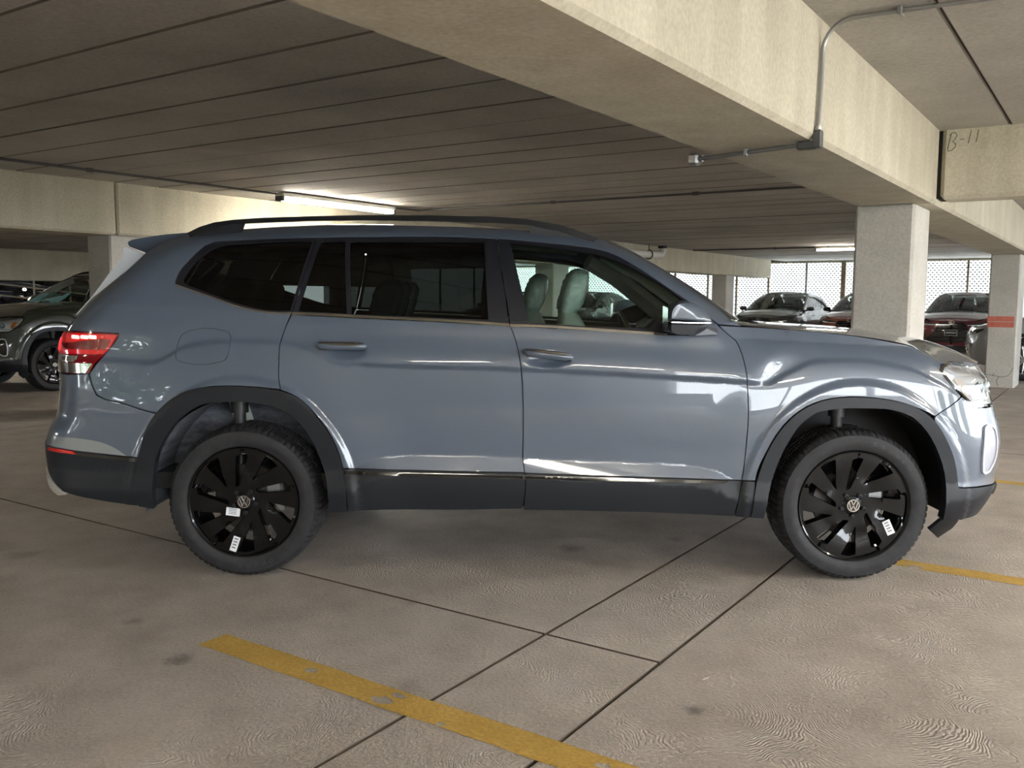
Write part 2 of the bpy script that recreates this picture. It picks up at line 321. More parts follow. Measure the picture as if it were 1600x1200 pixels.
POLY = {
 'body_side': '-2.198,1.205 -2.18,1.264 -2.236,1.312 -2.21,1.361 -2.032,1.44 -1.921,1.523 -1.887,1.585 -1.841,1.618 -1.751,1.666 -1.673,1.697 -1.528,1.706 -1.381,1.718 -1.162,1.734 -1.037,1.74 -0.79,1.744 -0.446,1.737 -0.103,1.726 0.24,1.702 0.445,1.685 0.644,1.673 0.83,1.644 0.777,1.586 0.881,1.49 0.98,1.403 1.069,1.346 1.114,1.245 0.997,1.255 0.96,1.283 0.901,1.331 0.848,1.374 0.765,1.426 0.675,1.492 0.585,1.551 0.492,1.601 0.443,1.615 0.283,1.64 0.123,1.655 -0.081,1.671 -0.196,1.675 -0.769,1.673 -0.973,1.669 -1.264,1.659 -1.487,1.646 -1.528,1.625 -1.577,1.564 -1.628,1.489 -1.641,1.437 -1.633,1.429 -1.459,1.372 -1.3,1.319 -1.222,1.304 -1.065,1.297 -1.097,1.218 -1.116,1.149 -1.119,1.058 -1.118,0.974 -1.107,0.933 -1.255,0.946 -1.377,0.949 -1.501,0.936 -1.586,0.907 -1.668,0.849 -1.705,0.813 -1.776,0.831 -1.862,0.858 -1.956,0.879 -1.997,0.899 -2.012,0.927 -2.034,1.003 -1.967,1.089 -1.912,1.155 -1.895,1.182 -1.897,1.195',
 'fuel_door': '-1.617,1.115 -1.604,1.168 -1.592,1.19 -1.574,1.203 -1.551,1.211 -1.381,1.208 -1.367,1.202 -1.359,1.189 -1.356,1.155 -1.367,1.087 -1.379,1.07 -1.405,1.061 -1.591,1.062 -1.608,1.068 -1.615,1.081',
 'rear_door': '-1.064,1.29 -0.681,1.272 -0.372,1.26 -0.011,1.241 0.014,1.179 0.03,1.118 0.042,1.049 0.048,0.987 0.054,0.872 0.056,0.716 0.055,0.598 0.065,0.536 -0.245,0.539 -0.813,0.552 -0.866,0.706 -0.947,0.822 -1.027,0.895 -1.106,0.93 -1.118,0.974 -1.119,1.058 -1.116,1.149 -1.097,1.218',
 'front_door': '-0.011,1.241 0.152,1.234 0.43,1.221 0.747,1.204 0.846,1.202 0.893,1.239 0.958,1.282 0.997,1.247 1.039,1.21 1.08,1.177 1.104,1.121 1.118,1.063 1.129,0.99 1.134,0.925 1.137,0.849 1.138,0.787 1.135,0.725 1.128,0.607 1.116,0.504 0.623,0.517 0.313,0.526 0.065,0.533 0.055,0.598 0.056,0.716 0.054,0.872 0.048,0.987 0.042,1.049 0.03,1.118 0.014,1.179',
 'fender': '0.997,1.25 1.117,1.244 1.195,1.241 1.409,1.227 1.684,1.2 1.867,1.17 2.001,1.136 2.05,1.104 2.077,1.075 2.08,1.059 2.068,1.04 2.103,0.998 2.18,0.916 2.121,0.877 2.028,0.824 1.947,0.861 1.844,0.894 1.734,0.911 1.608,0.915 1.482,0.896 1.382,0.849 1.3,0.771 1.222,0.633 1.191,0.561 1.179,0.505 1.116,0.504 1.128,0.607 1.135,0.725 1.138,0.787 1.137,0.849 1.134,0.925 1.129,0.99 1.118,1.063 1.104,1.121 1.08,1.177 1.039,1.21',
 'headlight': '2.09,1.063 2.13,1.068 2.295,1.059 2.61,1.036 2.62,1.02 2.53,1.004 2.42,0.977 2.418,0.908 2.405,0.869 2.374,0.856 2.277,0.861 2.252,0.873 2.195,0.918 2.103,0.998 2.07,1.04 2.076,1.054',
 'rear_cladding': '-1.8,0.596 -1.787,0.639 -1.751,0.739 -1.681,0.837 -1.586,0.907 -1.501,0.936 -1.377,0.949 -1.255,0.946 -1.108,0.927 -1.027,0.895 -0.947,0.822 -0.866,0.706 -0.811,0.549 -0.791,0.382 -0.79,0.343 -0.843,0.339 -0.88,0.338 -0.893,0.499 -0.933,0.63 -0.988,0.738 -1.06,0.812 -1.143,0.849 -1.265,0.87 -1.387,0.87 -1.476,0.859 -1.567,0.809 -1.645,0.719 -1.707,0.6 -1.723,0.461 -1.722,0.352 -1.798,0.365',
 'front_cladding': '1.159,0.327 1.18,0.496 1.222,0.633 1.3,0.771 1.382,0.849 1.482,0.896 1.608,0.915 1.734,0.911 1.844,0.894 1.947,0.861 2.026,0.802 2.08,0.725 2.133,0.613 2.162,0.466 2.181,0.312 2.089,0.316 2.091,0.425 2.091,0.501 2.052,0.639 1.986,0.751 1.915,0.819 1.82,0.852 1.694,0.859 1.542,0.854 1.458,0.838 1.385,0.781 1.329,0.695 1.274,0.565 1.242,0.446 1.229,0.368 1.222,0.323',
 'deflector': '2.089,0.316 2.206,0.305 2.188,0.256 2.12,0.204 2.037,0.261',
 'rear_sill': '-0.813,0.55 -0.245,0.537 0.065,0.533 0.068,0.483 0.054,0.357 -0.308,0.348 -0.619,0.348 -0.787,0.342 -0.791,0.382',
 'front_sill': '0.068,0.531 0.313,0.525 0.623,0.516 1.116,0.502 1.099,0.413 1.081,0.328 0.877,0.335 0.316,0.348 0.06,0.351 0.068,0.483',
 'fender_sill': '1.119,0.502 1.178,0.502 1.159,0.325 1.087,0.326 1.099,0.413',
 'quarter_frame': '-1.641,1.437 -1.628,1.489 -1.577,1.564 -1.528,1.625 -1.487,1.646 -1.264,1.659 -0.973,1.669 -1.014,1.48 -1.065,1.299 -1.222,1.306 -1.301,1.321 -1.459,1.373 -1.633,1.429',
 'quarter_glass': '-1.603,1.453 -1.576,1.508 -1.497,1.601 -1.461,1.618 -1.337,1.635 -0.991,1.648 -1.072,1.308 -1.223,1.315 -1.301,1.333 -1.46,1.386 -1.596,1.434',
 'rear_window_frame': '-0.969,1.669 -0.769,1.673 -0.196,1.675 -0.084,1.67 -0.054,1.502 -0.034,1.385 -0.014,1.25 -0.372,1.27 -0.681,1.283 -1.062,1.299 -1.014,1.48',
 'rear_vent_glass': '-0.949,1.648 -0.828,1.649 -0.799,1.296 -1.034,1.306',
 'rear_glass': '-0.806,1.649 -0.144,1.653 -0.116,1.27 -0.372,1.279 -0.777,1.293',
 'front_window_frame': '-0.078,1.671 0.123,1.654 0.283,1.639 0.443,1.614 0.491,1.599 0.584,1.55 0.675,1.49 0.765,1.425 0.848,1.372 0.901,1.329 0.957,1.282 0.893,1.239 0.846,1.205 0.747,1.209 0.43,1.228 0.152,1.244 -0.011,1.247 -0.028,1.385 -0.05,1.502',
 'front_glass': '-0.014,1.649 0.123,1.638 0.281,1.616 0.439,1.588 0.532,1.552 0.626,1.505 0.719,1.454 0.809,1.389 0.869,1.341 0.741,1.295 0.69,1.265 0.665,1.234 0.43,1.239 0.152,1.254 0.082,1.258',
 'rear_pillar_trim': '-0.144,1.652 -0.087,1.653 -0.02,1.267 -0.116,1.27',
 'front_pillar_trim': '-0.076,1.65 -0.017,1.65 0.078,1.26 -0.014,1.264',
 'tail_red': '-2.33,1.188 -2.197,1.203 -1.897,1.194 -1.895,1.182 -1.912,1.155 -1.967,1.089 -2.265,1.087 -2.34,1.164',
 'tail_mid': '-2.266,1.085 -1.968,1.088 -1.994,1.051 -2.251,1.047',
 'tail_low': '-2.251,1.044 -1.996,1.049 -2.034,1.005 -2.042,1 -2.269,0.993',
 'tail_led0': '-2.142,1.182 -2.096,1.181 -2.092,1.166 -2.138,1.167',
 'tail_led1': '-2.082,1.183 -2.044,1.182 -2.042,1.167 -2.081,1.168',
 'tail_led2': '-2.038,1.184 -2.003,1.183 -2.002,1.167 -2.037,1.169',
 'tail_block': '-2.311,1.17 -2.187,1.171 -2.17,1.107 -2.236,1.107',
 'tail_clear': '-2.246,1.079 -2.08,1.083 -2.091,1.058 -2.239,1.053',
 'rear_bumper_top': '-2.04,0.999 -2.015,0.927 -2,0.897 -1.956,0.877 -1.862,0.856 -1.776,0.829 -1.705,0.812 -1.751,0.739 -1.787,0.639 -1.796,0.597 -1.862,0.601 -2.108,0.623 -2.177,0.63',
 'rear_film': '-2.273,0.688 -2.177,0.69 -2.042,0.681 -1.963,0.663 -1.901,0.633 -1.864,0.604 -2.012,0.619 -2.108,0.628 -2.177,0.637 -2.275,0.638',
 'rear_reflector': '-2.299,0.629 -2.177,0.63 -2.124,0.623 -2.109,0.609 -2.178,0.613 -2.3,0.616',
 'rear_stripe': '-2.108,0.619 -1.864,0.599 -1.797,0.594 -1.797,0.577 -2.109,0.603',
 'handle_r': '-0.931,1.145 -0.919,1.159 -0.802,1.164 -0.74,1.159 -0.706,1.144 -0.705,1.127 -0.739,1.122 -0.785,1.116 -0.918,1.13',
 'handle_f': '0.06,1.121 0.076,1.127 0.183,1.129 0.261,1.116 0.285,1.098 0.282,1.086 0.214,1.082 0.122,1.089 0.076,1.1',
 'intake': '2.333,0.757 2.362,0.77 2.416,0.765 2.453,0.743 2.463,0.695 2.461,0.627 2.436,0.569 2.391,0.532 2.346,0.524 2.321,0.537 2.314,0.579 2.317,0.69',
}
POLY = {k: [tuple(map(float, q.split(','))) for q in v.split()] for k, v in POLY.items()}   # outlines on the body surface (s, z) in metres

# ------------------------------------------------------------------ sheet panels on a body surface
def inside(poly, P):
    x, y = P[:, 0], P[:, 1]; r = np.zeros(len(P), bool); n = len(poly)
    for i in range(n):
        x1, y1 = poly[i]; x2, y2 = poly[(i + 1) % n]
        c = ((y1 > y) != (y2 > y)) & (x < (x2 - x1) * (y - y1) / ((y2 - y1) if y2 != y1 else 1e-12) + x1)
        r ^= c
    return r
def area(p): return .5 * sum(p[i][0] * p[(i + 1) % len(p)][1] - p[(i + 1) % len(p)][0] * p[i][1] for i in range(len(p)))
def inset(poly, d):
    p = np.array(poly, float)
    if area(poly) < 0: p = p[::-1]
    if d == 0: return p
    e1 = p - np.roll(p, 1, 0); e2 = np.roll(p, -1, 0) - p
    n1 = np.stack([-e1[:, 1], e1[:, 0]], 1); n2 = np.stack([-e2[:, 1], e2[:, 0]], 1)
    n1 /= np.maximum(np.linalg.norm(n1, axis=1, keepdims=True), 1e-9); n2 /= np.maximum(np.linalg.norm(n2, axis=1, keepdims=True), 1e-9)
    m = n1 + n2; m /= np.maximum((m * m).sum(1, keepdims=True) / 2, .35)
    return p + m * d
def resample(p, step):
    out = []
    for i in range(len(p)):
        a, b = p[i], p[(i + 1) % len(p)]; k = max(1, int(math.ceil(np.hypot(*(b - a)) / step)))
        for j in range(k): out.append(a + (b - a) * j / k)
    return np.array(out)
def fillet(poly, r=.012, n=3):
    """round the corners of an outline"""
    p = np.array(poly, float); out = []
    for i in range(len(p)):
        a, b, c = p[i - 1], p[i], p[(i + 1) % len(p)]
        la, lc = np.linalg.norm(a - b), np.linalg.norm(c - b); k = min(r, la * .45, lc * .45)
        q0, q1 = b + (a - b) / max(la, 1e-9) * k, b + (c - b) / max(lc, 1e-9) * k
        for j in range(n + 1):
            t = j / n; out.append((1 - t) ** 2 * q0 + 2 * t * (1 - t) * b + t * t * q1)
    return np.array(out)
def smooth(poly, turn=22., n=3):
    """round out the gentle bends of an outline, keeping its corners"""
    p = np.array(poly, float); m = len(p)
    if m < 6: return p
    e = np.roll(p, -1, 0) - p; ln = np.maximum(np.linalg.norm(e, axis=1), 1e-9); u = e / ln[:, None]
    c = (u * np.roll(u, 1, 0)).sum(1); sm = c > math.cos(math.radians(turn)); out = []
    tg = u * np.roll(ln, 1)[:, None] + np.roll(u, 1, 0) * ln[:, None]; tg /= np.maximum(np.linalg.norm(tg, axis=1, keepdims=True), 1e-9)
    for i in range(m):
        j = (i + 1) % m; t0 = tg[i] if sm[i] else u[i]; t1 = tg[j] if sm[j] else u[i]
        if not sm[i] and sm[j]: t0 = 2 * u[i] - t1
        if sm[i] and not sm[j]: t1 = 2 * u[i] - t0
        for k in range(n if (sm[i] or sm[j]) else 1):
            t = k / n; L_ = ln[i]
            out.append((1 + 2 * t) * (1 - t) ** 2 * p[i] + t * (1 - t) ** 2 * L_ * t0 + t * t * (3 - 2 * t) * p[j] + t * t * (t - 1) * L_ * t1)
    return np.array(out)
def sheet(outer, holes=(), dx=.025, dz=.0125, bstep=.02):
    """triangulate an outline with holes: points, triangles, boundary loops"""
    loops = [resample(np.array(outer), bstep)] + [resample(np.array(h), bstep) for h in holes]
    lo, hi = loops[0].min(0), loops[0].max(0)
    gx, gz = np.meshgrid(np.arange(lo[0] + dx * .5, hi[0], dx), np.arange(lo[1] + dz * .5, hi[1], dz))
    gx[::2] += dx * .5
    G = np.stack([gx.ravel(), gz.ravel()], 1)
    k = inside(loops[0], G)
    for h in loops[1:]: k &= ~inside(h, G)
    G = G[k]
    if len(G):
        B = np.concatenate(loops); sc = np.array([1 / dx, 1 / dz]); keep = np.ones(len(G), bool)
        for i in range(0, len(G), 2000):
            d = ((G[i:i + 2000, None, :] - B[None]) * sc); keep[i:i + 2000] = (d * d).sum(2).min(1) > .2
        G = G[keep]
    V = []; E = []; b = 0
    for lp in loops:
        V += [Vector(q) for q in lp]; n = len(lp); E += [(b + i, b + (i + 1) % n) for i in range(n)]; b += n
    nb = b; V += [Vector(q) for q in G]
    vv, ee, ff, *_ = delaunay_2d_cdt(V, E, [], 0, 1e-6)
    P = np.array([tuple(v) for v in vv]); T = np.array([f for f in ff if len(f) == 3])
    c = P[T].mean(1); k = inside(loops[0], c)
    for h in loops[1:]: k &= ~inside(h, c)
    T = T[k]
    a = P[T]; cr = (a[:, 1, 0] - a[:, 0, 0]) * (a[:, 2, 1] - a[:, 0, 1]) - (a[:, 1, 1] - a[:, 0, 1]) * (a[:, 2, 0] - a[:, 0, 0])
    T = T[np.abs(cr) > 1e-12]; cr = cr[np.abs(cr) > 1e-12]; T[cr < 0] = T[cr < 0][:, ::-1]
    return P, T, loops
def panel(body, name, m, parent, outer, holes=(), off=0., gap=.0022, thick=.014, sides=(1,), dx=.03, dz=.015, hole_gap=None, label=None, fil=0.):
    """one sheet-metal (or glass, plastic) part lying on the body surface; sides: 1 near flank, -1 far flank"""
    outer = [tuple(q) for q in smooth(outer)]; holes = [[tuple(q) for q in smooth(h)] for h in holes]
    o2 = inset(outer, gap)
    if fil: o2 = fillet(o2, fil)
    h2 = [inset(h, -(gap if hole_gap is None else hole_gap)) for h in holes]
    P, T, loops = sheet(o2, h2, dx, dz)
    N = body.N(P[:, 0], P[:, 1]); X = body.S(P[:, 0], P[:, 1]) + N * off
    V = [X]; NN = [N]; FF = [T]; base = len(X)
    if thick:
        for li, lp in enumerate(loops):
            n = len(lp); nl = body.N(lp[:, 0], lp[:, 1]); xl = body.S(lp[:, 0], lp[:, 1]) + nl * off
            t = np.roll(xl, -1, 0) - np.roll(xl, 1, 0); t /= np.maximum(np.linalg.norm(t, axis=1, keepdims=True), 1e-9)
            out = np.cross(t, nl)
            ccw = area(lp) > 0
            if (li == 0) != ccw: out = -out
            V += [xl, xl - nl * thick]; NN += [out, out]; i = np.arange(n); j = (i + 1) % n
            q = np.stack([base + j, base + i, base + n + i, base + n + j], 1)
            if (li == 0) != ccw: q = q[:, ::-1]
            FF.append(q); base += 2 * n
    Xa = np.concatenate(V); Na = np.concatenate(NN); F = [tuple(int(i) for i in f) for q in FF for f in q]
    VV, NO, FO = [], [], []
    for s in sides:
        b0 = sum(len(q) for q in VV)
        if s == 1: VV.append(Xa); NO.append(Na); FO += [tuple(b0 + i for i in f) for f in F]
        else:
            Y = Xa.copy(); Y[:, 1] = 2 * body.YC - Y[:, 1]; Z = Na.copy(); Z[:, 1] *= -1
            VV.append(Y); NO.append(Z); FO += [tuple(b0 + i for i in reversed(f)) for f in F]
    ob = mesh_obj(name, np.concatenate(VV), FO, m, parent, smooth=True)
    try: ob.data.normals_split_custom_set_from_vertices([tuple(v) for v in np.concatenate(NO)])
    except Exception as e: print('normals', e)
    if label: ob['label'] = label
    return ob
def both(body, name, m, parent, outer, **k):
    """a part on the near flank and its twin on the far flank"""
    return panel(body, name, m, parent, outer, sides=(1,), **k), panel(body, name, m, parent, outer, sides=(-1,), **k)
def strips(name, m, parent, body, ring, crown, n=14, smooth=True, under=None):
    """skin spanning from a near-side edge curve to its mirror image (roof, bonnet)"""
    V, Fq = [], []
    for x, y, z in ring:
        w = body.YC - y
        for k in range(n + 1):
            u = -1 + 2 * k / n; V.append((x, body.YC + w * u, z + crown(x, w) * (1 - u * u)))
    for i in range(len(ring) - 1):
        for k in range(n):
            a = i * (n + 1) + k; Fq.append((a, a + n + 1, a + n + 2, a + 1))
    return mesh_obj(name, V, [tuple(reversed(f)) for f in Fq] if under else Fq, m, parent, smooth=smooth)

# ------------------------------------------------------------------ wheels
def rim_face():
    R = .262
    def pol(r, deg): a = math.radians(deg); return (r * math.sin(a), r * math.cos(a))
    holes = []
    for k in range(5):
        q = 72 * k
        holes.append([pol(.226, q - 3), pol(.236, q + 3), pol(.232, q + 10), pol(.085, q - 10), pol(.082, q - 24)])
        holes.append([pol(.246, q + 31), pol(.250, q + 39), pol(.246, q + 48), pol(.140, q + 33), pol(.114, q + 26)])
    holes = [fillet(inset(h, 0), .004, 2) for h in holes]
    outer = [pol(R, -d) for d in range(0, 360, 5)]
    bev = [inset(h, -.003) for h in holes]
    P, T, loops = sheet(outer, bev, .02, .02, .02)
    def yy(p):
        r = math.hypot(*p); d = math.degrees(math.atan2(p[0], p[1])) % 72
        y = .020 - .020 * float(sst(.07, .24, r)) + .010 * float(sst(.055, .035, r)) * 0
        if 4 < d < 40: y += .014 * float(sst(.09, .17, r)) * (1 if d < 32 else (40 - d) / 8)
        return y
    V = [(p[0], yy(p), p[1]) for p in P]; Fc = [tuple(int(i) for i in t) for t in T]     # x, z plane seen from -Y
    base = len(V)
    for li, lp in enumerate(loops):
        n = len(lp); fr = [(p[0], yy(p), p[1]) for p in lp]
        if li: q_ = inset([tuple(k) for k in lp], .003); q_ = q_ if area(lp) > 0 else q_[::-1]; md = [(k[0], yy(k) + .006, k[1]) for k in q_]
        else: md = [(x, y + .006, z) for x, y, z in fr]
        V += fr + md + [(x * .98, y + .042, z * .98) for x, y, z in md]
        for i in range(n):
            j = (i + 1) % n
            for h_ in (0, n): Fc.append((base + h_ + i, base + h_ + j, base + h_ + n + j, base + h_ + n + i))
        base += 3 * n
    return V, Fc
_rv, _rf = rim_face()
def emblem(r, y):
    """ring with the letters V over W"""
    mb = MB(); n = 40
    mb.lathe_y([(r * .86, y), (r * .86, y - .0025), (r, y - .0025), (r, y)], n)
    def bar(p, q, t):
        p, q = Vector(p) * r, Vector(q) * r; d = (q - p).normalized(); nn = Vector((-d.y, d.x)) * t * r / 2
        c = [p + nn, q + nn, q - nn, p - nn]
        mb.hexa([(k.x, y, k.y) for k in c] + [(k.x, y - .0025, k.y) for k in c])
    t = .15
    for s in (-1, 1):
        bar((s * .36, .82), (s * .03, .10), t); bar((s * .70, .56), (s * .36, -.72), t); bar((s * .36, -.72), (s * .04, -.06), t)
    return mb
def tyre_mesh(R=.376, rim=.268, w=.255):
    prof = [(rim - .004, .03), (rim, .010), (rim + .010, -.004), (rim + .03, -.013), (rim + .052, -.015), (R - .028, -.008), (R - .016, .004),
            (R - .008, .014), (R - .003, .028), (R, .050), (R, .084), (R - .007, .086), (R - .007, .094), (R, .096), (R, .124), (R - .007, .126), (R - .007, .134),
            (R, .136), (R, .168), (R - .007, .170), (R - .007, .178), (R, .180), (R, .205), (R - .004, .228), (R - .02, .25), (rim + .04, .262), (rim, .24)]
    n = 288; mb = MB(); m = len(prof)
    for k in range(n):
        a = 2 * math.pi * k / n; g = (k % 4 == 0)
        for r, y in prof:
            rr = r - (.006 if g and r > R - .017 else 0); mb.v.append((rr * math.cos(a), y, rr * math.sin(a)))
    for k in range(n):
        for i in range(m - 1):
            a, b = k * m + i, ((k + 1) % n) * m + i; mb.f.append((a, a + 1, b + 1, b))
    return mb
def ring_text(txt, r, deg0, step, size, y, flip=False):
    mb = MB()
    for i, ch in enumerate(txt):
        vs, fs = text_mesh(ch, size); a = math.radians(deg0 + step * i)
        ra = -a if not flip else -a + math.pi
        c, s = math.cos(ra), math.sin(ra)
        cx, cz = r * math.sin(a), r * math.cos(a)
        mb.add([(cx + v.x * c - v.y * s, y - v.z, cz + v.x * s + v.y * c) for v in vs], fs)
    return mb
def make_wheel(parent, loc, spin=0., far=False, stickers=(), words=None):
    """wheel part: rim with tyre, cap, bolts, brake disc and labels as sub-parts"""
    mb = MB(); mb.add(_rv, _rf)
    mb.lathe_y([(.262, .0), (.268, -.004), (.274, .004), (.270, .02), (.250, .03), (.240, .10), (.246, .21)], 64)
    mb.lathe_y([(.030, .012), (.045, .016), (.078, .045), (.078, .10)], 40)
    w = mb.build('wheel', M_RIM, parent, smooth=True, auto=25)
    w.location = loc; w.rotation_euler = (0, spin, math.pi if far else 0)
    tyre_mesh().build('tyre', M_RUB, w, smooth=True, auto=30)
    MB().lathe_y([(.0005, .0065), (.0325, .0065), (.0335, .012)], 32).build('center_cap', M_GLOSSB, w, smooth=True)
    emblem(.0305, .0062).build('emblem', M_CHROME, w)
    for k in range(5):
        a = math.radians(36 + 72 * k); c = (.056 * math.sin(a), .0, .056 * math.cos(a))
        MB().lathe_y([(.0005, .010), (.0055, .010), (.0056, .004), (.010, .005), (.0105, .02)], 12, c).build('wheel_bolt', M_CLAD, w, smooth=True)
    MB().lathe_y([(.06, .095), (.168, .095), (.170, .10), (.170, .12), (.06, .12)], 48).build('brake_disc', mat('disc_steel', (.10, .095, .09), .4, .7), w, smooth=True)
    MB().bbox(.09, .175, .075, .14, -.08, .08, .012).build('brake_caliper', M_GALV if False else mat('caliper', (.28, .28, .27), .4, .5), w)
    a = math.radians(150); MB().tube([(.235 * math.sin(a), .03, .235 * math.cos(a)), (.225 * math.sin(a), -.004, .225 * math.cos(a))], .0055, 8).build('valve', M_CHROME2, w)
    for (x, z, ww, hh, rot) in stickers:
        c, s = math.cos(rot), math.sin(rot)
        def P(u, v, y): return (x + u * c - v * s, y, z + u * s + v * c)
        r_ = math.hypot(x, z); y0 = .0185 - .020 * float(sst(.07, .24, r_))
        st = MB().hexa([P(-ww, -hh, y0), P(ww, -hh, y0), P(ww, hh, y0), P(-ww, hh, y0), P(-ww, -hh, y0 - .002), P(ww, -hh, y0 - .002), P(ww, hh, y0 - .002), P(-ww, hh, y0 - .002)]).build('paper_label', M_STICK, w)
        for k in range(4):
            v = -hh * .6 + k * hh * .4
            y1 = y0 - .002; MB().hexa([P(-ww * .6, v, y1), P(ww * .5, v, y1), P(ww * .5, v + hh * .2, y1), P(-ww * .6, v + hh * .2, y1)] + [P(-ww * .6, v, y1 - .0004), P(ww * .5, v, y1 - .0004), P(ww * .5, v + hh * .2, y1 - .0004), P(-ww * .6, v + hh * .2, y1 - .0004)]).build('print_line', M_STICKP, w)
    for (txt, r, d0, st, sz, fl) in (words or ()):
        ring_text(txt, r, d0, st, sz, -.0145, fl).build('tyre_lettering', mat('letter_rubber', (.040, .040, .044), .5), w)
    return w

# ------------------------------------------------------------------ the blue-grey SUV
SUV.dents = [(-.80, 1.118, .085, .032, .020), (.175, 1.082, .085, .032, .020)]
def er(z): return float(SUV.end_r(z))
def ef(z): return float(SUV.end_f(z))
suv = empty('suv', (0, 0, 0))
tag(suv, 'blue-grey three-row SUV with black wheels parked side-on in the foreground', 'car')
B = SUV; p = POLY
# sheet metal
both(B, 'body_side', M_PAINT, suv, p['body_side'], dx=.014, dz=.007, holes=[p['fuel_door']], hole_gap=.0012)
panel(B, 'fuel_door', M_PAINT, suv, p['fuel_door'], gap=.0012, dx=.012, dz=.006)
for s in (1, -1):
    rd = panel(B, 'rear_door', M_PAINT, suv, p['rear_door'], dx=.014, dz=.007, sides=(s,))
    fd = panel(B, 'front_door', M_PAINT, suv, p['front_door'], dx=.014, dz=.007, sides=(s,))
    for door, hp in ((rd, p['handle_r']), (fd, p['handle_f'])):
        xs = [q[0] for q in hp]; zs = [q[1] for q in hp]; x0, x1 = min(xs), max(xs)
        zl, zr = hp[0][1] - .001, hp[4][1] - .003
        def pt(t, o_, dz=0): 
            x = x0 + (x1 - x0) * t; z = zl + (zr - zl) * t + dz; q = B.S(x, z) + B.N(x, z) * 0; y = q[1] - o_
            return (x, y if s == 1 else 2 * B.YC - y, z)
        ts = [0, .04, .12, .25, .5, .75, .9, .97, 1]
        oo = [.002, .024, .036, .042, .044, .042, .036, .024, .002]; rr = [.010, .016, .019, .0205, .021, .0205, .0195, .017, .011]
        h = MB().tube([pt(t, o_) for t, o_ in zip(ts, oo)], rr, 12).build('door_handle', M_PAINT, door, smooth=True)
        MB().tube([pt(t, o_ + .010, .012) for t, o_ in zip(ts[1:-1], oo[1:-1])], [.006, .009, .010, .010, .010, .009, .006], 8).build('handle_trim', M_CHROME2, door, smooth=True)
        MB().tube([pt(t, o_ + .003, -.0155) for t, o_ in zip(ts[1:-1], oo[1:-1])], [.004, .0055, .006, .006, .006, .0055, .004], 8).build('handle_shadow_line', M_GLOSSB, door, smooth=True)
both(B, 'front_fender', M_PAINT, suv, p['fender'], dx=.013, dz=.008)
both(B, 'sill_cladding', M_CLAD, suv, p['rear_sill'], off=.004, thick=.03)
both(B, 'sill_cladding', M_CLAD, suv, p['front_sill'], off=.004, thick=.03)
both(B, 'sill_cladding', M_CLAD, suv, p['fender_sill'], off=.004, thick=.03)
def strip_poly(xa, za, xb, zb, h): return [(xa, za), (xb, zb), (xb, zb + h), (xa, za + h)]
for s in (1, -1):
    panel(B, 'sill_trim', M_GLOSSB, suv, [(-.80, .523), (.054, .505), (.054, .521), (-.80, .538)], off=.012, thick=.012, gap=0, sides=(s,))
    panel(B, 'sill_trim', M_GLOSSB, suv, [(.062, .505), (1.03, .487), (1.05, .500), (.062, .521)], off=.012, thick=.012, gap=0, sides=(s,))
both(B, 'arch_cladding', M_CLAD, suv, p['rear_cladding'], off=.012, thick=.045, dx=.02, dz=.02)
both(B, 'arch_cladding', M_CLAD, suv, p['front_cladding'], off=.012, thick=.045, dx=.02, dz=.02)
both(B, 'air_deflector', M_CLAD, suv, p['deflector'], off=.0, thick=.02)
# rear end
rb = p['rear_bumper_top']
panel(B, 'rear_bumper', M_PAINT, suv, rb + [(-2.45, .635), (er(.635), .635), (er(.80), .80), (-2.52, .80), (-2.46, .985), (-2.27, .990)], sides=(1, -1), dx=.018, dz=.012)
panel(B, 'rear_lower_bumper', M_CLAD, suv, [(-1.797, .5957), (-1.8015, .3648), (-1.9057, .3739), (-2.0235, .3911), (-2.1345, .4113), (-2.2005, .4269), (-2.27, .455), (-2.36, .50), (-2.6, .52), (er(.52), .52),
      (er(.63), .63), (-2.177, .6300), (-2.108, .623), (-1.862, .6005)], off=.002, sides=(1, -1))
both(B, 'bumper_trim', M_GLOSSB, suv, p['rear_stripe'], off=.006, gap=0, thick=.01)
both(B, 'bumper_film', M_FINREFL if False else mat('bumper_film', (.24, .26, .27), .12, 0., 1., .02), suv, p['rear_film'], off=.003, gap=0, thick=.004)
both(B, 'rear_reflector', mat('reflector_red', (.62, .012, .012), .2, 0., 1.), suv, [(-2.42, .640)] + p['rear_reflector'] + [(-2.42, .622)] if False else p['rear_reflector'], off=.008, gap=0, thick=.012)
panel(B, 'tailgate', M_PAINT, suv, [(-2.46, 1.0), (-2.53, .805), (er(.805), .805), (er(1.27), 1.27), (-2.47, 1.27), (-2.38, 1.21), (-2.43, 1.19)], sides=(1, -1))
panel(B, 'rear_screen', M_GLASSR, suv, [(-2.47, 1.28), (er(1.28), 1.28), (er(1.60), 1.60), (-2.20, 1.60)], sides=(1, -1), off=-.004, thick=.006)
both(B, 'tailgate_frame', M_PAINT, suv, [(-2.215, 1.205), (-2.47, 1.205), (-2.47, 1.275), (-2.20, 1.60), (-2.10, 1.62), (-1.93, 1.60), (-2.0, 1.53), (-2.13, 1.40), (-2.20, 1.29)], off=-.012, thick=.01)
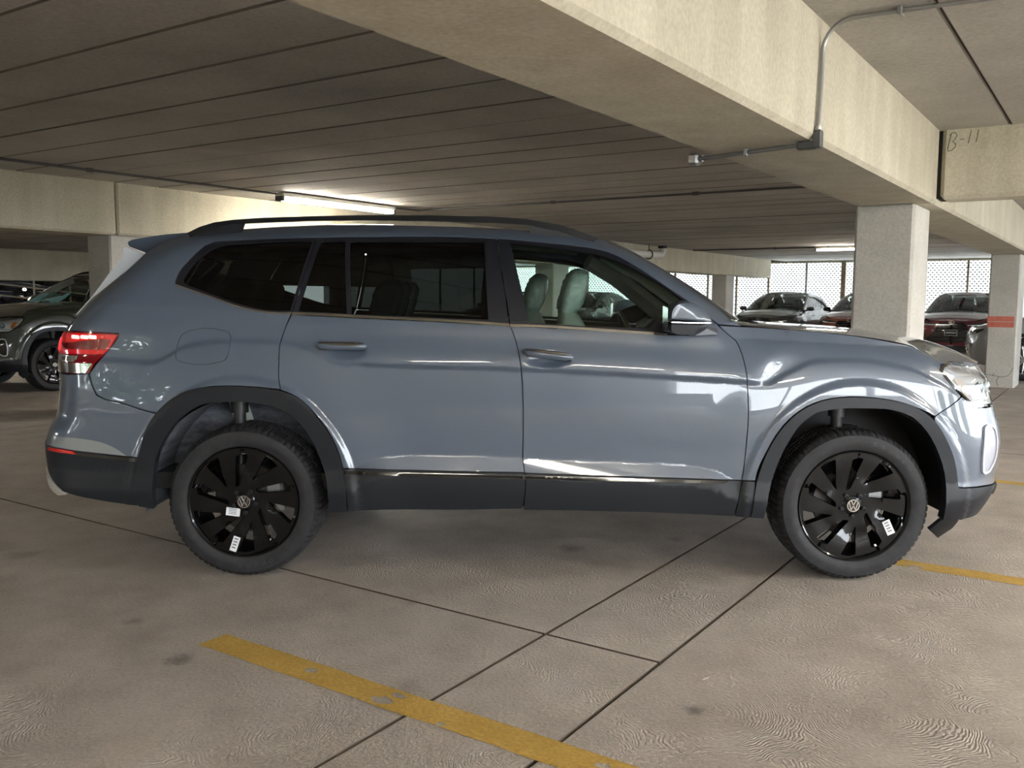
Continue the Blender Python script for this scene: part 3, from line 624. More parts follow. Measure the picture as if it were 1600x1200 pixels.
for s in (1, -1):
    t = panel(B, 'tail_light', M_REDD, suv, [(-2.40, 1.195)] + p['tail_red'][1:6] + [(-2.005, 1.052), (-2.035, 1.0), (-2.26, .995), (-2.40, .995)], off=.0, thick=.03, sides=(s,))
    panel(B, 'red_lens', M_REDL, t, [(-2.39, 1.185), (-2.21, 1.192), (-1.905, 1.185), (-1.925, 1.150), (-1.970, 1.094), (-2.38, 1.092)], off=.004, gap=0, thick=.004, sides=(s,), fil=.006)
    panel(B, 'dark_lens', M_REDD, t, [(-2.02, 1.165), (-1.93, 1.165), (-1.955, 1.115), (-2.20, 1.115), (-2.25, 1.145), (-2.12, 1.150)], off=.0055, gap=0, thick=.002, sides=(s,), fil=.01)
    panel(B, 'clear_lens', M_CLEAR, t, [(-2.39, 1.083), (-2.10, 1.085), (-2.12, 1.054), (-2.39, 1.052)], off=.004, gap=0, thick=.004, sides=(s,))
    panel(B, 'chrome_lens', M_CHROME, t, [(-2.39, 1.047), (-2.02, 1.050), (-2.052, 1.003), (-2.39, 1.000)], off=.004, gap=0, thick=.004, sides=(s,))
    for k in range(3):
        panel(B, 'led', M_LED, t, p['tail_led%d' % k], off=.007, gap=0, thick=.003, sides=(s,), fil=.004)
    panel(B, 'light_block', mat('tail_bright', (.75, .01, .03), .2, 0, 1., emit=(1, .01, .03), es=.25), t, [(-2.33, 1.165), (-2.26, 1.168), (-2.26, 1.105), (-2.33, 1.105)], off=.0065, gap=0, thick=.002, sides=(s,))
    sy = lambda y: y if s == 1 else 2 * B.YC - y
    # spoiler fins beside the rear screen, bright reflection painted in as a pale colour
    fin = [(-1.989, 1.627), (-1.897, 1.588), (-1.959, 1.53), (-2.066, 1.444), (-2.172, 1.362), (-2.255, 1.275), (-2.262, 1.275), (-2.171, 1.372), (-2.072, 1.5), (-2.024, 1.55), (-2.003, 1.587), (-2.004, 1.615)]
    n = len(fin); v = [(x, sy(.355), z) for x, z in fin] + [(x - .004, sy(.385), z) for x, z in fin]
    mesh_obj('spoiler_fin', v, [tuple(range(n)), tuple(range(2 * n - 1, n - 1, -1))] + [(i, n + i, n + (i + 1) % n, (i + 1) % n) for i in range(n)], M_FINREFL, suv)
    panel(B, 'exhaust_trim', mat('bright_trim', (.72, .70, .67), .3, .45), suv, [(-2.40, .515), (-2.36, .502), (-2.30, .480), (-2.165, .412), (-2.22, .402), (-2.30, .425), (-2.40, .46)], off=.010, gap=0, thick=.02, sides=(s,))
sp_ = [(-1.669, 1.697), (-1.774, 1.689), (-1.847, 1.680), (-1.960, 1.662), (-1.985, 1.652), (-1.990, 1.640), (-1.987, 1.629), (-1.896, 1.591), (-1.78, 1.60)]
V = []; ns = 12; n = len(sp_)
for k in range(ns + 1):
    u = -1 + 2 * k / ns
    for x, z in sp_: V.append((x - .06 * (1 - u * u), B.YC + (.61 - .9 * max(0, 1.69 - z)) * u, z + .035 * (1 - u * u)))
fs = [(k * n + i, k * n + (i + 1) % n, (k + 1) * n + (i + 1) % n, (k + 1) * n + i) for k in range(ns) for i in range(n)] + [tuple(range(n))[::-1], tuple(ns * n + i for i in range(n))]
mesh_obj('roof_spoiler', V, fs, M_PAINT, suv, smooth=True, auto=40)
# front end
fc = p['front_cladding']
panel(B, 'front_bumper', M_PAINT, suv, [(2.0283, .8225), (2.1214, .8753), (2.184, .9144), (2.2517, .8701), (2.2764, .8564), (2.3725, .8496), (2.55, .843), (2.75, .84), (2.82, .775),
      (ef(.775), .775), (ef(.455), .455), (2.495, .4554), (2.3505, .4658), (2.2532, .4698), (2.165, .4777)] + [fc[12], fc[11], fc[10]], sides=(1, -1), dx=.018, dz=.012)
panel(B, 'front_lower_bumper', M_CLAD, suv, [(2.165, .4750), (2.2532, .4670), (2.3505, .463), (2.495, .4526), (ef(.453), .453), (ef(.27), .27), (2.62, .29), (2.35, .30), (2.215, .3053), (2.17, .31)], off=.003, sides=(1, -1))
panel(B, 'skid_trim', M_CHROME2, suv, [(2.47, .41), (2.62, .435), (ef(.435), .435), (ef(.385), .385), (2.60, .385)], off=.012, thick=.012, sides=(1, -1))
panel(B, 'grille', M_GLOSSB, suv, [(2.80, .84), (2.83, .78), (ef(.78), .78), (ef(1.0), 1.0), (2.80, 1.0)], off=-.01, sides=(1, -1))
for zz in (.83, .89, .95):
    panel(B, 'grille_bar', M_CHROME2, suv, [(2.84, zz), (ef(zz), zz), (ef(zz + .018), zz + .018), (2.84, zz + .018)], off=.004, gap=0, thick=.015, sides=(1, -1))
em = emblem(.075, 0).build('emblem', M_CHROME, suv); em.rotation_euler = (0, 0, math.pi / 2); em.location = (float(B.S(ef(.9), .9)[0]) + .012, B.YC, .9)
hl = [(2.09, 1.0626), (2.13, 1.068), (2.295, 1.060), (2.50, 1.045), (2.74, 1.030), (2.78, .99), (2.76, .90), (2.60, .862), (2.405, .8600), (2.374, .8560), (2.2768, .8609), (2.2519, .8732), (2.1948, .9182), (2.1035, .9983), (2.07, 1.0405), (2.076, 1.0542)]
for s in (1, -1):
    h = panel(B, 'headlight', M_HLENS, suv, hl, off=-.018, thick=.02, sides=(s,))
    panel(B, 'lamp_housing', M_GLOSSB, h, [(2.066, 1.043), (2.09, 1.066), (2.13, 1.072), (2.295, 1.064), (2.295, 1.056), (2.135, 1.061), (2.10, 1.052), (2.085, 1.036), (2.115, .998), (2.20, .921), (2.258, .878), (2.280, .867), (2.40, .862), (2.40, .855), (2.276, .856), (2.247, .869), (2.19, .915), (2.098, .996)], off=.002, gap=0, thick=.015, sides=(s,))
    panel(B, 'daytime_light_bar', mat('drl', (.95, .96, 1.), .25, 0, 1.), h, [(2.12, 1.050), (2.70, 1.022), (2.70, 1.002), (2.16, 1.026)], off=-.012, gap=0, thick=.012, sides=(s,), fil=.006)
    panel(B, 'turn_signal', M_AMBER, h, [(2.155, 1.0), (2.225, .995), (2.265, .925), (2.235, .905)], off=-.014, gap=0, thick=.006, sides=(s,))
    for q in (2.36, 2.52):
        c = np.array(B.S(q, .945) - B.N(q, .945) * .014); nn = B.N(q, .945)
        m_ = MB().ell((0, 0, 0), (.035, .018, .035), 16, 10).build('projector', mat('projector_glass', (.16, .22, .26), .05, .4, 1.), h, smooth=True)
        c[1] = sy(c[1]) if s == 1 else 2 * B.YC - c[1]
        m_.location = tuple(c); m_.rotation_euler = (0, 0, math.atan2(nn[1] * s, nn[0]) + math.pi / 2)
    panel(B, 'lower_light_bar', mat('drl', (.95, .96, 1.), .25), h, [(2.265, .882), (2.285, .872), (2.66, .880), (2.66, .895), (2.30, .890)], off=-.012, gap=0, thick=.012, sides=(s,))
    panel(B, 'headlight_glass', glass_mat('lamp_cover', (.90, .92, .94)), h, hl, off=.001, gap=.004, thick=0, sides=(s,))
    pk = p['intake']; iz = inset(pk, .014)
    r_ = panel(B, 'intake_ring', mat('pale_silver', (.58, .60, .66), .3, .3, .5), suv, pk, holes=[[tuple(q) for q in iz]], off=.010, gap=0, hole_gap=0, thick=.03, sides=(s,), fil=0)
    panel(B, 'intake_insert', mat('insert_pale_reflection', (.40, .43, .50), .35, .3, .5), r_, [tuple(q) for q in iz], off=.0035, gap=0, thick=.0, sides=(s,))  # pale colour stands for the reflection on a black insert
# bonnet, roof
h_c = hermite([1.0, 1.4, 1.94, 2.2, 2.34, 2.45, 2.52, 2.60], [1.272, 1.252, 1.217, 1.178, 1.157, 1.118, 1.088, 1.05])   # centre line of the bonnet
ring = [(x, y + .003, z) for x, y, z in [tuple(map(float, B.S(x, float(B.ze(x))))) for x in np.linspace(1.03, 1.98, 22)]]
edge = hermite([1.98, 2.05, 2.077, 2.10, 2.13, 2.295, 2.5, 2.74, 3.3], [1.141, 1.104, 1.082, 1.074, 1.072, 1.066, 1.058, 1.050, 1.050])
for s_ in list(np.linspace(2.0, 2.12, 10)) + list(np.linspace(2.16, ef(1.05) - .002, 26)): q = B.S(s_, float(edge(s_))); ring.append((float(q[0]) + .002, float(q[1]) + .002, float(q[2])))
strips('bonnet', M_PAINT, suv, B, ring, lambda x, w: max(.0, float(h_c(x)) - float(np.interp(x, [r[0] for r in ring], [r[2] for r in ring]))), 24)
lip = ring[24:]
v = [(x, y, z) for x, y, z in lip] + [(x - .012, y + .004, z - .022) for x, y, z in lip]; n = len(lip)
v += [(x, 2 * B.YC - y, z) for x, y, z in v]
mesh_obj('bonnet_lip', v, [(i, n + i, n + i + 1, i + 1) for i in range(n - 1)] + [(2 * n + i + 1, 3 * n + i + 1, 3 * n + i, 2 * n + i) for i in range(n - 1)], M_PAINT, suv, smooth=True)
ring = []
for s_ in np.linspace(er(1.655) + .02, -1.95, 12): q = B.S(s_, 1.655); ring.append(tuple(q))
for x in np.linspace(-1.9, .42, 50): z = float(B.zt(x)) - .004; ring.append(tuple(B.S(x, z)))
z0 = float(B.zt(.42)) - .004
for s_ in np.linspace(.44, ef(1.675), 18): ring.append(tuple(B.S(s_, z0 - .012 * float(sst(.44, .8, s_)))))
strips('roof', M_PAINT, suv, B, ring, lambda x, w: .032 * min(1, w / .5), 18)
strips('headliner', M_HEADL, suv, B, [(x, y + .02, z - .035) for x, y, z in ring if -1.85 < x < .42], lambda x, w: .02 * min(1, w / .5), 8, under=True)
for s in (1, -1):
    sy = (lambda y: y) if s == 1 else (lambda y: 2 * B.YC - y)
    top = [(-1.644, 1.694), (-1.583, 1.724), (-1.51, 1.746), (-1.412, 1.76), (-1.267, 1.771), (-1.024, 1.78), (-.781, 1.787), (-.442, 1.788), (-.102, 1.783), (.068, 1.773), (.238, 1.745), (.322, 1.72), (.433, 1.679)]
    bot = [(-1.63, 1.67), (-1.56, 1.695), (-1.50, 1.72), (-1.412, 1.74), (-1.267, 1.747), (-1.024, 1.757), (-.781, 1.762), (-.442, 1.761), (-.102, 1.753), (.068, 1.744), (.225, 1.715), (.30, 1.69), (.40, 1.655)]
    v = []
    for (x, a), (x2, b_) in zip(top, bot): v += [(x2, sy(.278), b_), (x, sy(.284), a), (x, sy(.306), a), (x2, sy(.312), b_)]
    n = len(top); f = [(4 * i + k, 4 * i + (k + 1) % 4, 4 * i + 4 + (k + 1) % 4, 4 * i + 4 + k) for i in range(n - 1) for k in range(4)] + [(3, 2, 1, 0), tuple(4 * (n - 1) + k for k in range(4))]
    rail = mesh_obj('roof_rail', v, f, mat('rail_black', (.009, .010, .012), .32), suv, smooth=True, auto=40)
    for ft in ([(-1.63, 1.66), (-1.60, 1.71), (-1.50, 1.742), (-1.40, 1.757), (-1.352, 1.757), (-1.375, 1.70)], [(.086, 1.70), (.086, 1.755), (.20, 1.74), (.30, 1.71), (.40, 1.675), (.40, 1.65)]):
        n = len(ft); v = [(x, sy(.286), z) for x, z in ft] + [(x, sy(.306), z) for x, z in ft]
        mesh_obj('rail_foot', v, [tuple(range(n))[::-1], tuple(range(n, 2 * n))] + [(i, (i + 1) % n, n + (i + 1) % n, n + i) for i in range(n)], M_CLAD, rail)
# glazing
for s in (1, -1):
    k = dict(sides=(s,))
    fr = panel(B, 'quarter_window_frame', M_TRIM, suv, p['quarter_frame'], holes=[p['quarter_glass']], off=.001, hole_gap=0, **k)
    panel(B, 'window_glass', M_GLASSR, fr, p['quarter_glass'], off=-.005, gap=-.004, thick=0, **k)
    fr = panel(B, 'rear_door_frame', M_TRIM, suv, p['rear_window_frame'], holes=[p['rear_vent_glass'], p['rear_glass']], off=.001, hole_gap=0, **k)
    panel(B, 'window_glass', M_GLASSR, fr, p['rear_vent_glass'], off=-.005, gap=-.004, thick=0, **k)
    panel(B, 'window_glass', M_GLASSR, fr, p['rear_glass'], off=-.005, gap=-.004, thick=0, **k)
    panel(B, 'pillar_trim', M_TRIM, fr, p['rear_pillar_trim'], off=.006, thick=.006, **k)
    fr = panel(B, 'front_door_frame', M_TRIM, suv, p['front_window_frame'], holes=[p['front_glass']], off=.001, hole_gap=0, **k)
    panel(B, 'window_glass', M_GLASSF, fr, p['front_glass'], off=-.005, gap=-.004, thick=0, **k)
    panel(B, 'pillar_trim', M_TRIM, fr, p['front_pillar_trim'], off=.006, thick=.006, **k)
    # bright belt line
    qf = p['quarter_frame']; low = [qf[0], qf[12], qf[11], qf[10], qf[9], qf[8]]
    panel(B, 'belt_trim', M_CHROME, suv, [low[0]] + low[1:] + [(x, z - .007) for x, z in reversed(low[1:])], off=.008, gap=0, thick=.008, **k)
    for poly, i0 in ((p['rear_window_frame'], (6, 7, 8, 9)), (p['front_window_frame'], (13, 14, 15, 16))):
        lw = [poly[i] for i in i0]
        panel(B, 'belt_trim', M_CHROME, suv, [(x, z + .002) for x, z in lw] + [(x, z - .010) for x, z in reversed(lw)], off=.008, gap=0, thick=.008, **k)
for s in (1,):
    panel(B, 'windscreen', M_GLASSW, suv, [(1.05, 1.275), (ef(1.275), 1.275), (ef(1.66), 1.66), (.62, 1.66), (.80, 1.50)], off=-.006, gap=0, thick=0, sides=(1, -1), dx=.05, dz=.03)
MB().bbox(1.10, 1.42, B.YC - .70, B.YC + .70, 1.19, 1.225, .01).build('cowl_panel', M_BLACK, suv)
MB().tube([(1.24, .40, 1.245), (1.30, .48, 1.25), (1.32, .95, 1.262)], .008, 8).build('wiper', M_BLACK, suv)
MB().tube([(1.26, 1.05, 1.245), (1.34, 1.10, 1.25), (1.33, 1.55, 1.25)], .008, 8).build('wiper', M_BLACK, suv)
# door mirrors
for s in (1, -1):
    sy = (lambda y: y) if s == 1 else (lambda y: 2 * B.YC - y)
    def loft(out, name, m, par, ys=((-.275, .55), (-.262, .80), (-.235, .95), (-.19, 1.), (-.12, 1.), (-.085, .9), (-.07, .7))):
        cx = min(x for x, z in out) + .02; cz = sum(z for x, z in out) / len(out); n = len(out); v = []
        for y, k in ys: v += [(cx + (x - cx) * k, sy(y), cz + (z - cz) * (.4 + .6 * k)) for x, z in out]
        f = [(j * n + i, j * n + (i + 1) % n, (j + 1) * n + (i + 1) % n, (j + 1) * n + i) for j in range(len(ys) - 1) for i in range(n)] + [tuple(range(n))[::-1], tuple((len(ys) - 1) * n + i for i in range(n))]
        return mesh_obj(name, v, f if s == -1 else [tuple(reversed(q)) for q in f], m, par, smooth=True, auto=50)
    capo = fillet([(.704, 1.279), (.706, 1.30), (.711, 1.327), (.737, 1.358), (.785, 1.371), (.825, 1.362), (.866, 1.336), (.897, 1.301), (.911, 1.281), (.905, 1.270)], .015, 2)
    mi = loft([tuple(q) for q in capo], 'door_mirror', M_PAINT, suv)
    loft([(.704, 1.276), (.912, 1.272), (.912, 1.266), (.704, 1.270)], 'mirror_strip', M_CHROME, mi)
    loft([tuple(q) for q in fillet([(.708, 1.269), (.901, 1.265), (.893, 1.242), (.85, 1.214), (.767, 1.212), (.712, 1.225)], .012, 2)], 'mirror_base', M_CLAD, mi, ys=((-.262, .70), (-.235, .9), (-.19, 1.), (-.10, 1.), (-.06, .95), (-.02, .9), (.03, .8)))
    v = [(.861, sy(-.09), 1.262), (.861, sy(-.09), 1.206), (.985, sy(.02), 1.236), (.995, sy(.02), 1.208), (.861, sy(-.05), 1.262), (.861, sy(-.05), 1.206), (.98, sy(.06), 1.236), (.98, sy(.06), 1.208)]
    mesh_obj('mirror_arm', v, [(0, 2, 3, 1), (4, 5, 7, 6), (0, 4, 6, 2), (1, 3, 7, 5), (0, 1, 5, 4), (2, 6, 7, 3)], M_TRIM, mi)
    mesh_obj('mirror_glass', [(.702, sy(y), z) for y, z in ((-.25, 1.235), (-.10, 1.225), (-.10, 1.345), (-.24, 1.335))], [(0, 1, 2, 3)], M_CHROME, mi)
# inner structure
def circ(cx, cz, r, n=28): return [(cx + r * math.cos(2 * math.pi * k / n), cz + r * math.sin(2 * math.pi * k / n)) for k in range(n)]
shell = [(-2.30, .42), (-1.78, .40), (-1.76, .62)] + [(B.XR + .50 * math.cos(a), B.ZH + .53 * math.sin(a)) for a in np.linspace(math.radians(152), math.radians(12), 16)] + \
        [(-.80, .36), (1.15, .34)] + [(B.XF + .50 * math.cos(a), B.ZH + .50 * math.sin(a)) for a in np.linspace(math.radians(168), math.radians(28), 16)] + [(2.12, .42), (2.40, .42), (2.40, 1.0), (2.0, 1.09), (1.6, 1.17), (1.05, 1.20), (-1.05, 1.26), (-1.9, 1.26), (-2.30, 1.24)]
both(B, 'inner_shell', M_CAR_IN, suv, shell, off=-.045, gap=0, thick=0, dx=.06, dz=.05)
mb = MB(); mb.box(-1.85, 2.2, B.YC - .60, B.YC + .60, .36, .46); mb.box(-.72, 1.10, B.YC - .86, B.YC + .86, .375, .46)
mb.build('underbody', M_BLACK, suv)
M_FELT = noise_mat('arch_felt', (.05, .056, .072), (.19, .205, .24), 7, .95, detail=9, bump=.4, bscale=90, stretch=(1, .3, 3.2))
for xw, r, m_ in ((B.XR, .475, M_FELT), (B.XF, .480, M_BLACK)):
    for s in (1, -1):
        sy = (lambda y: y) if s == 1 else (lambda y: 2 * B.YC - y)
        v = []; A_ = np.linspace(math.radians(-6), math.radians(186), 33)
        for a in A_:
            x_, z_ = xw + r * 1.02 * math.cos(a), B.ZH + r * 1.07 * math.sin(a); v += [(x_, sy(.012), z_), (x_, sy(.36), z_)]
        c0 = len(v); v.append((xw, sy(.36), B.ZH))
        f = [(2 * i, 2 * i + 1, 2 * i + 3, 2 * i + 2) for i in range(len(A_) - 1)] + [(2 * i + 1, c0, 2 * i + 3) for i in range(len(A_) - 1)]
        mesh_obj('arch_liner', v, f, m_, suv, smooth=True, auto=40)
        st = MB().tube([(xw - .05, sy(.14), .40), (xw - .05, sy(.14), .93)], .030, 12)
        st.tube([(xw - .05, sy(.14), .80), (xw - .05, sy(.14), .90)], .044, 12); st.build('suspension_strut', mat('strut_grey', (.02, .021, .023), .45), suv, smooth=True)
# cabin
mb = MB(); mb.box(-2.1, 1.2, B.YC - .84, B.YC + .84, .42, .50); mb.build('cabin_floor', M_CAR_IN, suv)
da = MB(); da.bbox(.98, 1.35, B.YC - .78, B.YC + .78, .80, 1.215, .05); da.bbox(.80, 1.05, B.YC + .15, B.YC + .62, 1.08, 1.25, .05); da.build('dashboard', M_CAR_IN, suv, smooth=True)
sw = MB(); P_ = []
for k in range(33):
    a = 2 * math.pi * k / 32; P_.append((.74 - .07 * math.sin(a), B.YC + .40 + .185 * math.cos(a), 1.12 + .17 * math.sin(a)))
sw.tube(P_, .014, 8, caps=False); sw.tube([(.74, B.YC + .22, 1.12), (.74, B.YC + .58, 1.12)], .016, 8); sw.tube([(.74, B.YC + .40, 1.12), (.95, B.YC + .40, 1.04)], .03, 8)
sw.build('steering_wheel', M_SEATD, suv, smooth=True)
for s in (1, -1):                                              # far and near screen-pillar linings
    sy = (lambda y: y) if s == 1 else (lambda y: 2 * B.YC - y)
    MB().tube([(1.03, sy(.23), 1.24), (.86, sy(.27), 1.37), (.68, sy(.33), 1.50), (.48, sy(.40), 1.61)], [.062, .058, .054, .05], 10).build('pillar_lining', M_HEADL, suv, smooth=True)
    MB().tube([(-.10, sy(.09), 1.15), (-.10, sy(.19), 1.40), (-.08, sy(.30), 1.63)], .055, 8).build('pillar_lining', M_HEADL, suv, smooth=True)
def seat(x, y, z, back=1.0, wrap=True):
    """backrest, headrest under a clear cover and cushion"""
    q = MB()
    for (zz_, xx, w, t) in ():
        pass
    prof = [(.58, .10, .25, .10), (.75, .06, .27, .11), (.95, .0, .27, .10), (1.12, -.04, .25, .085), (1.24, -.07, .20, .07), (1.30, -.085, .12, .05)]
    v = []; n = 14
    for z_, dx_, w_, t_ in prof:
        for k in range(n):
            a = 2 * math.pi * k / n; cx_, sx_ = math.cos(a), math.sin(a)
            v.append((x + dx_ + t_ * math.copysign(abs(cx_) ** .6, cx_), y + w_ * math.copysign(abs(sx_) ** .5, sx_), z_ + z))
    f = [(j * n + i, j * n + (i + 1) % n, (j + 1) * n + (i + 1) % n, (j + 1) * n + i) for j in range(len(prof) - 1) for i in range(n)] + [tuple((len(prof) - 1) * n + i for i in range(n))]
    se = mesh_obj('seat', v, f, M_SEAT, suv, smooth=True)
    h = MB(); rs = random.Random(3)
    h.ell((x - .085, y, 1.405 + z), (.072, .155, .125), 22, 16, .75)
    h.v = [(a + rs.uniform(-.006, .006), b_ + rs.uniform(-.006, .006), c + rs.uniform(-.005, .005)) for a, b_, c in h.v]
    # leaning back
    h.v = [(a - (c - 1.30 - z) * -.25, b_, c) for a, b_, c in h.v]
    h.build('headrest', M_WRAP if wrap else M_SEATD, se, smooth=True, auto=60)
    MB().bbox(x - .05, x + .50, y - .25, y + .25, .52 + z, .66 + z, .04).build('seat_cushion', M_SEAT, se, smooth=True)
seat(.38, .50, .0); seat(.20, 1.38, -.005)
for x, ys_ in ((-.62, (.52, .95, 1.38)), (-1.45, (.62, 1.28))):
    for y in ys_: seat(x, y, -.06, wrap=(x > -1))
# wheels
make_wheel(suv, (B.XR, 0, B.ZH), math.radians(-5), stickers=((-.064, -.204, .017, .038, math.radians(-24)), (-.062, -.048, .034, .020, math.radians(-12))), words=(('KUMHO', .318, 188, -7, .030, True),))
make_wheel(suv, (B.XF, 0, B.ZH), 0, stickers=((.174, -.106, .019, .037, math.radians(25)),), words=(('CRUGEN', .318, 16, 7.5, .030, False),))
make_wheel(suv, (B.XR, 2 * B.YC, B.ZH), .3, far=True); make_wheel(suv, (B.XF, 2 * B.YC, B.ZH), .5, far=True)

# ------------------------------------------------------------------ the parking deck
ZB, ZC = 2.095, 2.63            # underside of the beams, underside of the slab
M_CEIL = noise_mat('ceiling_concrete', (.42, .40, .365), (.50, .48, .44), 1.3, .85, bump=.12, bscale=45, streak=((1, 1, 1), (.88, .88, .88), (1.03, 1.03, 1.03)))
M_BEAM = noise_mat('beam_concrete', (.50, .465, .365), (.60, .56, .45), 1.6, .8, bump=.1, bscale=55, streak=((5, 5, .35), (.93, .92, .90), (1.03, 1.03, 1.02)))
M_COLM = noise_mat('column_concrete', (.46, .445, .405), (.55, .53, .485), 2.0, .8, bump=.15, bscale=50)
M_JOINT = mat('joint_dark', (.014, .012, .010), .9)
M_PJ = mat('plank_edge', (.17, .155, .13), .9)
M_GROUT = mat('floor_joint', (.11, .085, .066), .9)
M_YEL = noise_mat('road_paint_yellow', (.50, .31, .065), (.60, .39, .10), 6, .7, bump=.25, bscale=70, fine=((.82, .80, .75), (1.06, 1.06, 1.06)))
STAINS = [((-1.26, -1.02), .07, .42), ((-1.60, -.62), .06, .65), ((.33, .55), .10, .6), ((.62, -1.42), .05, .5), ((-1.22, .12), .11, .6), ((-.45, -.35), .07, .75), ((.95, .75), .08, .7), ((-2.6, .35), .12, .7), ((2.4, -.9), .10, .78)]
def floor_mat():
    m = bpy.data.materials.new('floor_concrete'); m.use_nodes = True; n, l = m.node_tree.nodes, m.node_tree.links; b = n['Principled BSDF']
    t = n.new('ShaderNodeTexCoord')
    def noise(sc, det=5, src=None, ro=.6, dist=0.):
        q = n.new('ShaderNodeTexNoise'); q.inputs['Scale'].default_value = sc; q.inputs['Detail'].default_value = det; q.inputs['Roughness'].default_value = ro; q.inputs['Distortion'].default_value = dist
        l.new(src or t.outputs['Object'], q.inputs[0]); return q
    big = noise(.55, 4); mid = noise(3.2, 6); fine = noise(70, 3)
    r = n.new('ShaderNodeValToRGB'); r.color_ramp.elements[0].position = .32; r.color_ramp.elements[1].position = .70
    r.color_ramp.elements[0].color = (.315, .270, .232, 1); r.color_ramp.elements[1].color = (.56, .50, .445, 1)
    mixf = n.new('ShaderNodeMath'); mixf.operation = 'MULTIPLY_ADD'; mixf.inputs[1].default_value = .55
    l.new(mid.outputs[0], mixf.inputs[0]); mm = n.new('ShaderNodeMath'); mm.operation = 'MULTIPLY'; mm.inputs[1].default_value = .45
    l.new(big.outputs[0], mm.inputs[0]); l.new(mm.outputs[0], mixf.inputs[2]); l.new(mixf.outputs[0], r.inputs[0])
    out = r.outputs[0]
    def mult(sock, p0, p1, c0, c1):
        nonlocal out
        q = n.new('ShaderNodeValToRGB'); q.color_ramp.elements[0].position = p0; q.color_ramp.elements[1].position = p1
        q.color_ramp.elements[0].color = (*c0, 1); q.color_ramp.elements[1].color = (*c1, 1); l.new(sock, q.inputs[0])
        x = n.new('ShaderNodeMix'); x.data_type = 'RGBA'; x.blend_type = 'MULTIPLY'; x.inputs[0].default_value = 1
        l.new(out, x.inputs[6]); l.new(q.outputs[0], x.inputs[7]); out = x.outputs[2]
    mult(fine.outputs[0], .3, .7, (.84, .84, .84), (1.10, 1.10, 1.10))
    stn = noise(14, 4, ro=.7)
    st = noise(1.7, 3, ro=.5); mult(st.outputs[0], .24, .33, (.62, .61, .61), (1, 1, 1))           # dark stains
    sp_ = noise(5.5, 2); mult(sp_.outputs[0], .20, .26, (.55, .54, .54), (1, 1, 1))
    # oil and tyre stains lying on the concrete
    for (sx_, sy_), rad, dk in STAINS:
        d_ = n.new('ShaderNodeVectorMath'); d_.operation = 'DISTANCE'; d_.inputs[1].default_value = (sx_, sy_, 0); l.new(t.outputs['Object'], d_.inputs[0])
        w_ = n.new('ShaderNodeMath'); w_.operation = 'MULTIPLY_ADD'; w_.inputs[1].default_value = rad * 1.6; l.new(stn.outputs[0], w_.inputs[0]); l.new(d_.outputs['Value'], w_.inputs[2])
        mult(w_.outputs[0], min(.99, rad * .95), min(1., rad * 1.75), (dk, dk, dk), (1, 1, 1))
    # swirl-trowelled relief: bands of a noise-distorted ring field around scattered centres
    vo = n.new('ShaderNodeTexVoronoi'); vo.inputs['Scale'].default_value = 1.9; vo.feature = 'F1'
    wob = noise(2.0, 2); va = n.new('ShaderNodeVectorMath'); va.operation = 'MULTIPLY_ADD'; va.inputs[1].default_value = (.35, .35, .35)
    l.new(wob.outputs['Color'], va.inputs[0]); l.new(t.outputs['Object'], va.inputs[2]); l.new(va.outputs[0], vo.inputs[0])
    ml = n.new('ShaderNodeMath'); ml.operation = 'MULTIPLY'; ml.inputs[1].default_value = 270.0; l.new(vo.outputs['Distance'], ml.inputs[0])
    dn = noise(9, 3); ad = n.new('ShaderNodeMath'); ad.operation = 'MULTIPLY_ADD'; ad.inputs[1].default_value = 34.0; l.new(dn.outputs[0], ad.inputs[0]); l.new(ml.outputs[0], ad.inputs[2])
    si = n.new('ShaderNodeMath'); si.operation = 'SINE'; l.new(ad.outputs[0], si.inputs[0])
    msk = noise(1.6, 3); mr = n.new('ShaderNodeMapRange'); mr.inputs[1].default_value = .42; mr.inputs[2].default_value = .62; l.new(msk.outputs[0], mr.inputs[0])
    sm = n.new('ShaderNodeMath'); sm.operation = 'MULTIPLY'; l.new(si.outputs[0], sm.inputs[0]); l.new(mr.outputs[0], sm.inputs[1])
    hf = n.new('ShaderNodeMath'); hf.operation = 'MULTIPLY_ADD'; hf.inputs[1].default_value = 1.6; l.new(fine.outputs[0], hf.inputs[0]); 
    hs = n.new('ShaderNodeMath'); hs.operation = 'MULTIPLY'; hs.inputs[1].default_value = .28; l.new(sm.outputs[0], hs.inputs[0]); l.new(hs.outputs[0], hf.inputs[2])
    bp = n.new('ShaderNodeBump'); bp.inputs['Strength'].default_value = .55; bp.inputs['Distance'].default_value = .006
    l.new(hf.outputs[0], bp.inputs['Height']); l.new(bp.outputs[0], b.inputs['Normal'])
    l.new(out, b.inputs['Base Color']); b.inputs['Roughness'].default_value = .62; b.inputs['Specular IOR Level'].default_value = .35
    return m
M_FLOOR = floor_mat()
def struct(o, label=None): o['kind'] = 'structure'; 
A_MIN, A_MAX, B_MIN, B_MAX = -12.0, 30.5, -9.0, 27.0
